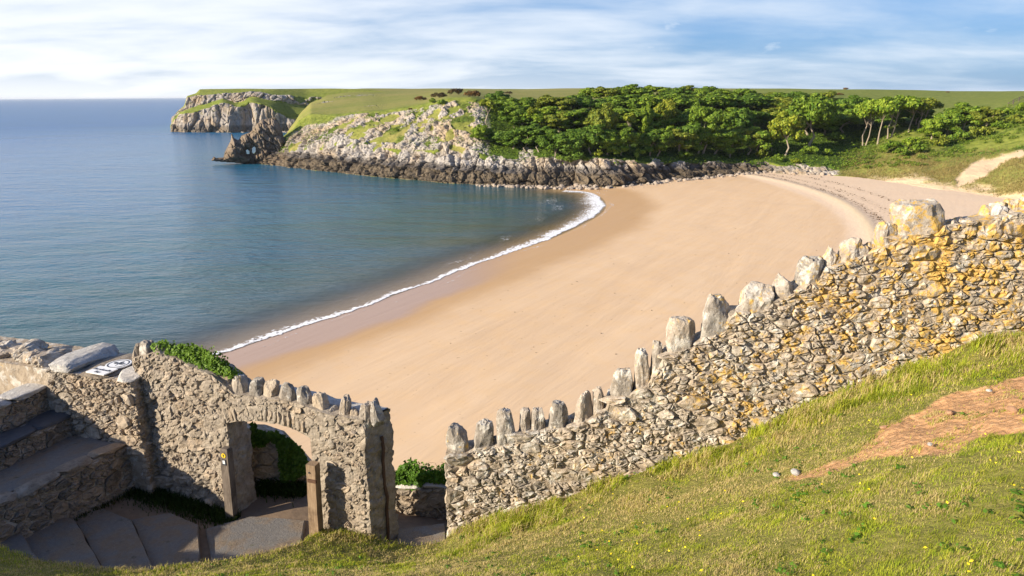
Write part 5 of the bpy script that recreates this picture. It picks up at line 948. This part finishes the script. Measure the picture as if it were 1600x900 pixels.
def lettering(txt, size, x, y):
    cu = bpy.data.curves.new('lettering', 'FONT'); cu.body = txt; cu.size = size; cu.align_x = 'CENTER'; cu.extrude = .0015; to = bpy.data.objects.new('tmp', cu); COL.objects.link(to); dg = bpy.context.evaluated_depsgraph_get(); me = bpy.data.meshes.new_from_object(to.evaluated_get(dg)); bpy.data.objects.remove(to); V = np.array([v.co[:] for v in me.vertices]); F = [tuple(p.vertices) for p in me.polygons]
    Wd = (V[:, :1] + x) * ex + (V[:, 1:2] + y) * ey + np.array([0, 0, 1.]) * (V[:, 2:] + .0225); build('lettering', Wd, F, M_INK, pq)
lettering('Barafundle', hpl * .33, wpl * .5, hpl * .46); lettering('Bay', hpl * .33, wpl * .5, hpl * .12)
# ---------------------------------------------------------------- low parapet on the far side of the path
FP_ = Frame((-6.2, 13.25), (1, -.115)); ppxl = lambda x, y: tuple(float(v) for v in FP_.px(np.array(float(x)), np.array(float(y))))
PT = [ppxl(*p) for p in ((330, 672), (400, 676), (430, 686), (455, 712), (485, 742), (540, 757), (620, 766), (700, 763), (760, 762))]; ptop = lambda s: float(np.interp(s, [p[0] for p in PT], [p[1] for p in PT]))
pw = empty('parapet', FP_.w(PT[3][0], 0, 21.5), 'low shaded rubble parapet with ivy beyond the arch and the gap in the walls', 'wall')
core_slab(FP_, np.linspace(PT[0][0], PT[-1][0], 110), lambda s: 20.4, lambda s: ptop(s) - .03, .4, 'mortar', M_MORTAR, pw, q_front=-.03, nz=40)
for a, b, sd_ in ((PT[0][0] + .1, ppxl(500, 760)[0], 91), (ppxl(600, 770)[0], PT[-1][0], 92)): lay_rubble(pw, FP_, rubble_cells(a, b, lambda s: 20.9, lambda s: ptop(s) - .01, .34, 1.5, sd_), M_GATE if sd_ == 91 else M_DARK, sd_, gap=.012, proud=.02, vary=.015)  # stretch behind the arch in lighter stone: its light is put into the colour
for k, (a, b) in enumerate(((615, 658), (659, 700))): sa, sb = ppxl(a, 765)[0], ppxl(b, 765)[0]; me = cope_mesh(sb - sa, .42, .12, 700 + k, M_PALE, rough=.05, top=.95); o = link('capstone', me, pw); o.location = FP_.w((sa + sb) / 2, -.2, ptop((sa + sb) / 2) - .04) - np.array(pw.location); o.rotation_euler = (0, 0, math.atan2(FP_.S[1], FP_.S[0]))
# ---------------------------------------------------------------- ivy and weeds
def ivy_on(fr, poly, n, depth, size, seed, q_base=0., bunch=.25):
    rr = np.random.default_rng(seed); poly = np.array(poly, float); lo, hi = poly.min(0), poly.max(0); C = []
    while len(C) < n:
        p = rr.uniform(lo, hi, (4000, 2)); p = p[in_poly(p[:, 0], p[:, 1], poly)]; s, z = fr.px(p[:, 0], p[:, 1]); P = fr.w(s, 0, z); th = .5 + .5 * fbm(P, bunch, 3, seed); q = q_base + depth * th * rr.uniform(.3, 1, len(s)); C += list(P + fr.Q * q[:, None])
    C = np.array(C[:n]); nn_ = fr.Q + np.array([0, 0, .5]) + rr.normal(size=C.shape) * .55; nn_ /= np.linalg.norm(nn_, axis=1, keepdims=True); return leaf_quads(C, nn_, size, rr)
def ivy_obj(nm, pieces, label, tint, cat='ivy'):
    V, F = [], []; k = 0
    for v, f in pieces: V.append(v); F.append(f + k); k += len(v)
    o = build(nm, np.vstack(V), np.vstack(F), M_IVY); o.color = (*tint, 1); return tag(o, label, cat)
top_poly = [(230, 543), (238, 536), (252, 537), (262, 545), (275, 541), (290, 543), (308, 547), (326, 555), (340, 566), (348, 576), (360, 584), (366, 590), (358, 594), (350, 591), (336, 588), (320, 582), (300, 572), (288, 570), (270, 560), (246, 556)]
ivy_obj('ivy', [ivy_on(FG, top_poly, 1500,   .22, .035, 1, -.16, .16), ivy_on(FG, top_poly, 500, -.4, .035, 2, -.1, .16)], 'bright green ivy spilling over the top of the gate wall', (1.6, 1.45, .9))
zp = lambda L: [(320 + x / 4.5, 640 + y / 4.5) for x, y in L]
arch_poly = zp([(345, 70), (400, 120), (440, 140), (510, 132), (600, 185), (680, 245), (715, 300), (745, 350), (735, 420), (650, 470), (560, 490), (545, 380), (535, 250), (520, 215), (470, 205), (430, 240), (345, 230)])
ivy_obj('ivy', [ivy_on(FP_, arch_poly, 2400, .3, .045, 3, .02)], 'dark ivy mounded over the parapet seen through the arch', (.85, .9, .8))
ivy_obj('ivy', [ivy_on(FP_, [(612, 766), (614, 742), (630, 731), (650, 736), (668, 742), (700, 738), (700, 764), (660, 762), (640, 768)], 1300, .3, .045, 5, -.2), ivy_on(FP_, [(612, 766), (614, 742), (630, 731), (650, 736), (668, 742), (700, 738), (700, 764)], 500, -.4, .045, 6, -.2)], 'ivy along the parapet in the gap between the two walls', (1.15, 1.25, .9))
br = []; rb = random.Random(3)
for k in range(15):
    x = rb.uniform(622, 692); s, z = ppxl(x, 748); p = FP_.w(s, -.3, z); pts = [p]; d = np.array([rb.uniform(-.5, .5), rb.uniform(-.2, .2), rb.uniform(.5, 1)])
    for j in range(6): d = d + np.array([rb.uniform(-.3, .3), rb.uniform(-.2, .2), -.16]); pts.append(pts[-1] + d * rb.uniform(.06, .11))
    br.append(tube(pts, np.linspace(.006, .003, 7), 4))
V, F = join(br); tag(build('bramble', V, F, M_TWIG), 'dry reddish bramble stems arching above the ivy in the gap', 'bramble')
# ---------------------------------------------------------------- grass
def blades(P, H, Wd, col, rng, lean=.5, wind=(.35, .1)):
    n = len(P); a = rng.uniform(0, 2 * math.pi, n); sd_ = np.column_stack([np.cos(a), np.sin(a), 0 * a]); ln = np.column_stack([rng.normal(size=n) * lean + wind[0], rng.normal(size=n) * lean + wind[1], np.ones(n)]); ln /= np.linalg.norm(ln, axis=1, keepdims=True); up = np.array([0, 0, 1.])
    m = P + (ln * .35 + up * .65) * (H * .55)[:, None]; t = P + ln * H[:, None] - up * (H * .08)[:, None]; b0 = P - sd_ * Wd[:, None]; b1 = P + sd_ * Wd[:, None]
    V = np.stack([b0, b1, m + sd_ * (Wd * .7)[:, None], m - sd_ * (Wd * .7)[:, None], t], 1).reshape(-1, 3); i = np.arange(n)[:, None] * 5; F = np.concatenate([i + [0, 1, 2], i + [0, 2, 3], i + [3, 2, 4]], 0); return V, F, np.repeat(col, 5, 0)
rg = np.random.default_rng(21); NC = 1650000
XY = np.column_stack([rg.uniform(-10.5, 13.2, NC), rg.uniform(1.2, 11.8, NC)]); XY = XY[XY[:, 1] < edge_y(XY[:, 0]) + .04]
fi = (XY[:, 0] + 14) / .06; fj = (XY[:, 1] + 5) / .06; i0 = fi.astype(int); j0 = fj.astype(int); u = fi - i0; v = fj - j0; Sg = soil.reshape(gx.shape)
bil = lambda G: G[i0, j0] * (1 - u) * (1 - v) + G[i0 + 1, j0] * u * (1 - v) + G[i0, j0 + 1] * (1 - u) * v + G[i0 + 1, j0 + 1] * u * v
GP = np.column_stack([XY, bil(GSURF)]); sl = bil(Sg); bx, by, bw = proj(GP); fr_ = (bx > -40) & (bx < 1640) & (by < 930) & (bw > .5); near_ = (bx > -500) & (bx < 2100) & (by < 1300) & (bw > .5)
pr = np.where(fr_, 1., np.where(near_, .5, 0)) * np.clip((8.5 / np.maximum(bw, 1)) ** 2, .3, 3.0) * .46; P3 = GP * [1, 1, 0]
pr *= 1 - .985 * np.clip(sl * 1.3, 0, 1) * sstep(.45, -.05, fbm(P3, .22, 4, 44)); pr *= .55 + .9 * sstep(-.25, .3, fbm(P3, .35, 4, 2)); kp_ = rg.random(len(GP)) < pr; GP = GP[kp_]; bx, by, bw = bx[kp_], by[kp_], bw[kp_]; P3 = P3[kp_]; n = len(GP); print('blades', n)
wd = 11.5 - .073 * (GP[:, 0] + 1.31) - GP[:, 1]; tz_ = sstep(2.4, .4, wd) * (GP[:, 0] > -1.3) * sstep(-.3, .12, fbm(P3, .55, 3, 18)); ez = sstep(.5, 0, edge_y(GP[:, 0]) - GP[:, 1]) * (GP[:, 0] < -1.3)
H = rg.uniform(.018, .048, n) * np.clip(1 + .7 * fbm(P3, .4, 3, 5) + 1.3 * fbm(P3, .13, 3, 6), .25, 3) + tz_ * rg.uniform(.05, .26, n) + ez * rg.uniform(0, .05, n) + .10 * np.exp(-((bx - 570) / 60) ** 2 - ((by - 832) / 16) ** 2) * rg.random(n); Wd = rg.uniform(.0022, .0045, n) * (1 + .5 * tz_) * np.clip(bw / 9, .6, 1.5)
g1 = fbm(P3, .55, 4, 7); g2 = fbm(P3, .12, 3, 9); rnd = rg.random(n)
straw = np.clip(.44 + 1.2 * g1 + .5 * g2 + .30 * ez + .5 * np.exp(-((by - np.interp(bx, [700, 1000, 1250], [880, 800, 730])) / 28) ** 2) * (bx > 650) * (bx < 1260) - .25 * sstep(850, 700, bx) * tz_, 0, 1); st_ = rnd < straw * .85
gr = np.array([.20, .31, .02]) + (np.array([.52, .53, .06]) - np.array([.20, .31, .02])) * np.clip(rg.random(n) * .7 + .5 * g2 + .3, 0, 1)[:, None]; sw = np.array([.44, .35, .13]) + (np.array([.68, .56, .28]) - np.array([.44, .35, .13])) * rg.random((n, 1)); gr = gr * (1 - .34 * np.clip(.3 + 2.2 * fbm(P3, .28, 4, 81), 0, 1))[:, None]; col = np.where(st_[:, None], sw, gr)
V, F, cc = blades(GP, H, Wd, col, rg); tag(build('grass', V, F, M_BLADE, colors=cc), 'short green and straw-coloured turf on the foreground slope', 'grass', kind='stuff')
# darker weeds along the shaded foot of the gate wall
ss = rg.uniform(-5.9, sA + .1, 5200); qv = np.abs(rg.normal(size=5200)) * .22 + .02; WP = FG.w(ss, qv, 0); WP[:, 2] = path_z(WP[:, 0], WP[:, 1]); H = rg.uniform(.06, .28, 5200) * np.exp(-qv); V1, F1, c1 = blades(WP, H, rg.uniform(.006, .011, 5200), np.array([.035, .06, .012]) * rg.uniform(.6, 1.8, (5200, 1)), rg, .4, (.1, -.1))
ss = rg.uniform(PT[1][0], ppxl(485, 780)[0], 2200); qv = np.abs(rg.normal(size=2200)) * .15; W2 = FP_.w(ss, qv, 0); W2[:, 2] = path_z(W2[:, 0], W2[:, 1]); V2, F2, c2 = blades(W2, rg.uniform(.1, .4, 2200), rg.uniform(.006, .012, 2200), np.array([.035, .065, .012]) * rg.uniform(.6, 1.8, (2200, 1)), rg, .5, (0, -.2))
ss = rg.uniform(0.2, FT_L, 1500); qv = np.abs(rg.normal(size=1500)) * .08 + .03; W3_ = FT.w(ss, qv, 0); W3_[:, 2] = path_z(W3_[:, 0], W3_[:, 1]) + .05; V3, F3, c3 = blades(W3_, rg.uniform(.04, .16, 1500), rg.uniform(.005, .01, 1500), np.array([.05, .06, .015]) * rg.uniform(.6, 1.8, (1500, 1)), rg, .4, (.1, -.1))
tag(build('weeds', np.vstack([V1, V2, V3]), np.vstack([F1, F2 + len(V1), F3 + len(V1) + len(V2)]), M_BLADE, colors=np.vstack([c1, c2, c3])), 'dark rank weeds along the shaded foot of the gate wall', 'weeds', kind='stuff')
# broad-leaved plants in the turf
cand = np.where((bw < 14) & (tz_ < .4) & (fbm(P3, .8, 3, 70) > .05))[0]; cand = rg.choice(cand, 420); CL = np.repeat(GP[cand], 9, 0); an = rg.uniform(0, 6.28, len(CL)); rr_ = rg.uniform(.01, .05, len(CL)); CL = CL + np.column_stack([np.cos(an) * rr_, np.sin(an) * rr_, rg.uniform(.02, .055, len(CL))])
nn_ = np.column_stack([np.cos(an) * .5, np.sin(an) * .5, np.ones(len(an))]) + rg.normal(size=CL.shape) * .25; nn_ /= np.linalg.norm(nn_, axis=1, keepdims=True); V, F = leaf_quads(CL, nn_, .022, rg); tag(build('broad_weeds', V, F, M_BLADE, colors=np.repeat(np.array([.11, .22, .025]) * rg.uniform(.6, 1.5, (len(CL), 1)), 4, 0)), 'flat dark green leaves of plantain and clover in the turf', 'weeds', kind='stuff')
# buttercups
idx = rg.choice(n, 9000); m_ = (fbm(P3[idx], 1.2, 3, 60) > .0) & (tz_[idx] < .5) & (bx[idx] > 900); idx = idx[m_][:150]; C = GP[idx] + np.column_stack([rg.normal(size=len(idx)) * .01, rg.normal(size=len(idx)) * .01, .05 + .03 * rg.random(len(idx))]); nn_ = rg.normal(size=C.shape) * .3 + [-.2, -.3, 1]; nn_ /= np.linalg.norm(nn_, axis=1, keepdims=True); V, F = leaf_quads(C, nn_, .014, rg); V2_, F2_ = leaf_quads(C, nn_, .014, rg)
tag(build('buttercups', np.vstack([V, V2_ + [0, 0, .001]]), np.vstack([F, F2_ + len(V)]), M_PETAL), 'tiny yellow buttercups scattered through the turf', 'flowers', kind='stuff')
# stones on the bare soil
def on_slope(x, y):
    a, b = 3., 16.; d = ray(np.array(float(x)), np.array(float(y)))
    for _ in range(40):
        t = (a + b) / 2; P = EYE + d * t
        if P[2] > gz0(P[None, :2])[0]: a = t
        else: b = t
    return EYE + d * a
RB = [rock_mesh('rock', 800 + k, M_PALE if k == 0 else M_SOILROCK, 2, (1, .7, .5), .35) for k in range(4)]
for x, y, w, lab, k in [(1213, 743, 14, 'small white stone in the turf at the lower tip of the bare soil', 0), (1243, 738, 20, 'flat pale stone half buried beside the small white stone', 0), (1546, 611, 12, 'pale stone near the top of the bare soil patch', 0), (1485, 645, 16, 'brown stone casting a shadow in the middle of the bare soil', 1), (1580, 640, 20, 'dark stone on the bare soil near the frame edge', 2), (1453, 694, 10, 'small cream stone at the lower edge of the bare soil', 0), (1380, 668, 12, 'little grey stone at the grassy upper edge of the bare soil', 1), (1420, 626, 9, 'grey pebble in the grass just above the bare soil', 2)]:
    p = on_slope(x, y); r = w / PXM(p) / 2; o = link('stone', RB[k]); o.location = p + [0, 0, r * .1]; o.scale = (r, r, r); o.rotation_euler = (random.uniform(-.3, .3), random.uniform(-.3, .3), random.uniform(0, 6)); tag(o, lab, 'stone', 'loose stones on the slope')
AV, AF, cnt = [], [], 0; bv = [np.array([v.co[:] for v in m.vertices]) for m in RB]; bf = [np.array([p.vertices[:] for p in m.polygons]) for m in RB]
cand = np.column_stack([gx.ravel(), gy.ravel(), GSURF.ravel()])[soil > .7]; cand = cand[rg.choice(len(cand), 1700)]
for p in cand: scatter_rock(p + [rg.uniform(-.03, .03), rg.uniform(-.03, .03), -.06], rg.choice([.008, .014, .022, .034, .055], p=[.3, .3, .2, .15, .05]))
tag(build('soil_crumbs', np.vstack(AV), np.vstack(AF), M_SOILROCK), 'crumbs of red earth and small stones on the bare soil', 'soil crumbs', kind='stuff')
# ---------------------------------------------------------------- thin sea air
V, F = box(-47000, 47000, -47000, 47000, -8, 46); hm = bpy.data.materials.new('sea_air'); hm.use_nodes = True; ht = hm.node_tree; ht.nodes.remove(ht.nodes['Principled BSDF'])
pv = N(ht, 'ShaderNodeVolumePrincipled', {'Color': (.86, .92, 1.0), 'Density': 3.5e-5}); ht.links.new(pv.outputs[0], ht.nodes['Material Output'].inputs['Volume'])
tag(build('haze', V, F, hm), kind='stuff')
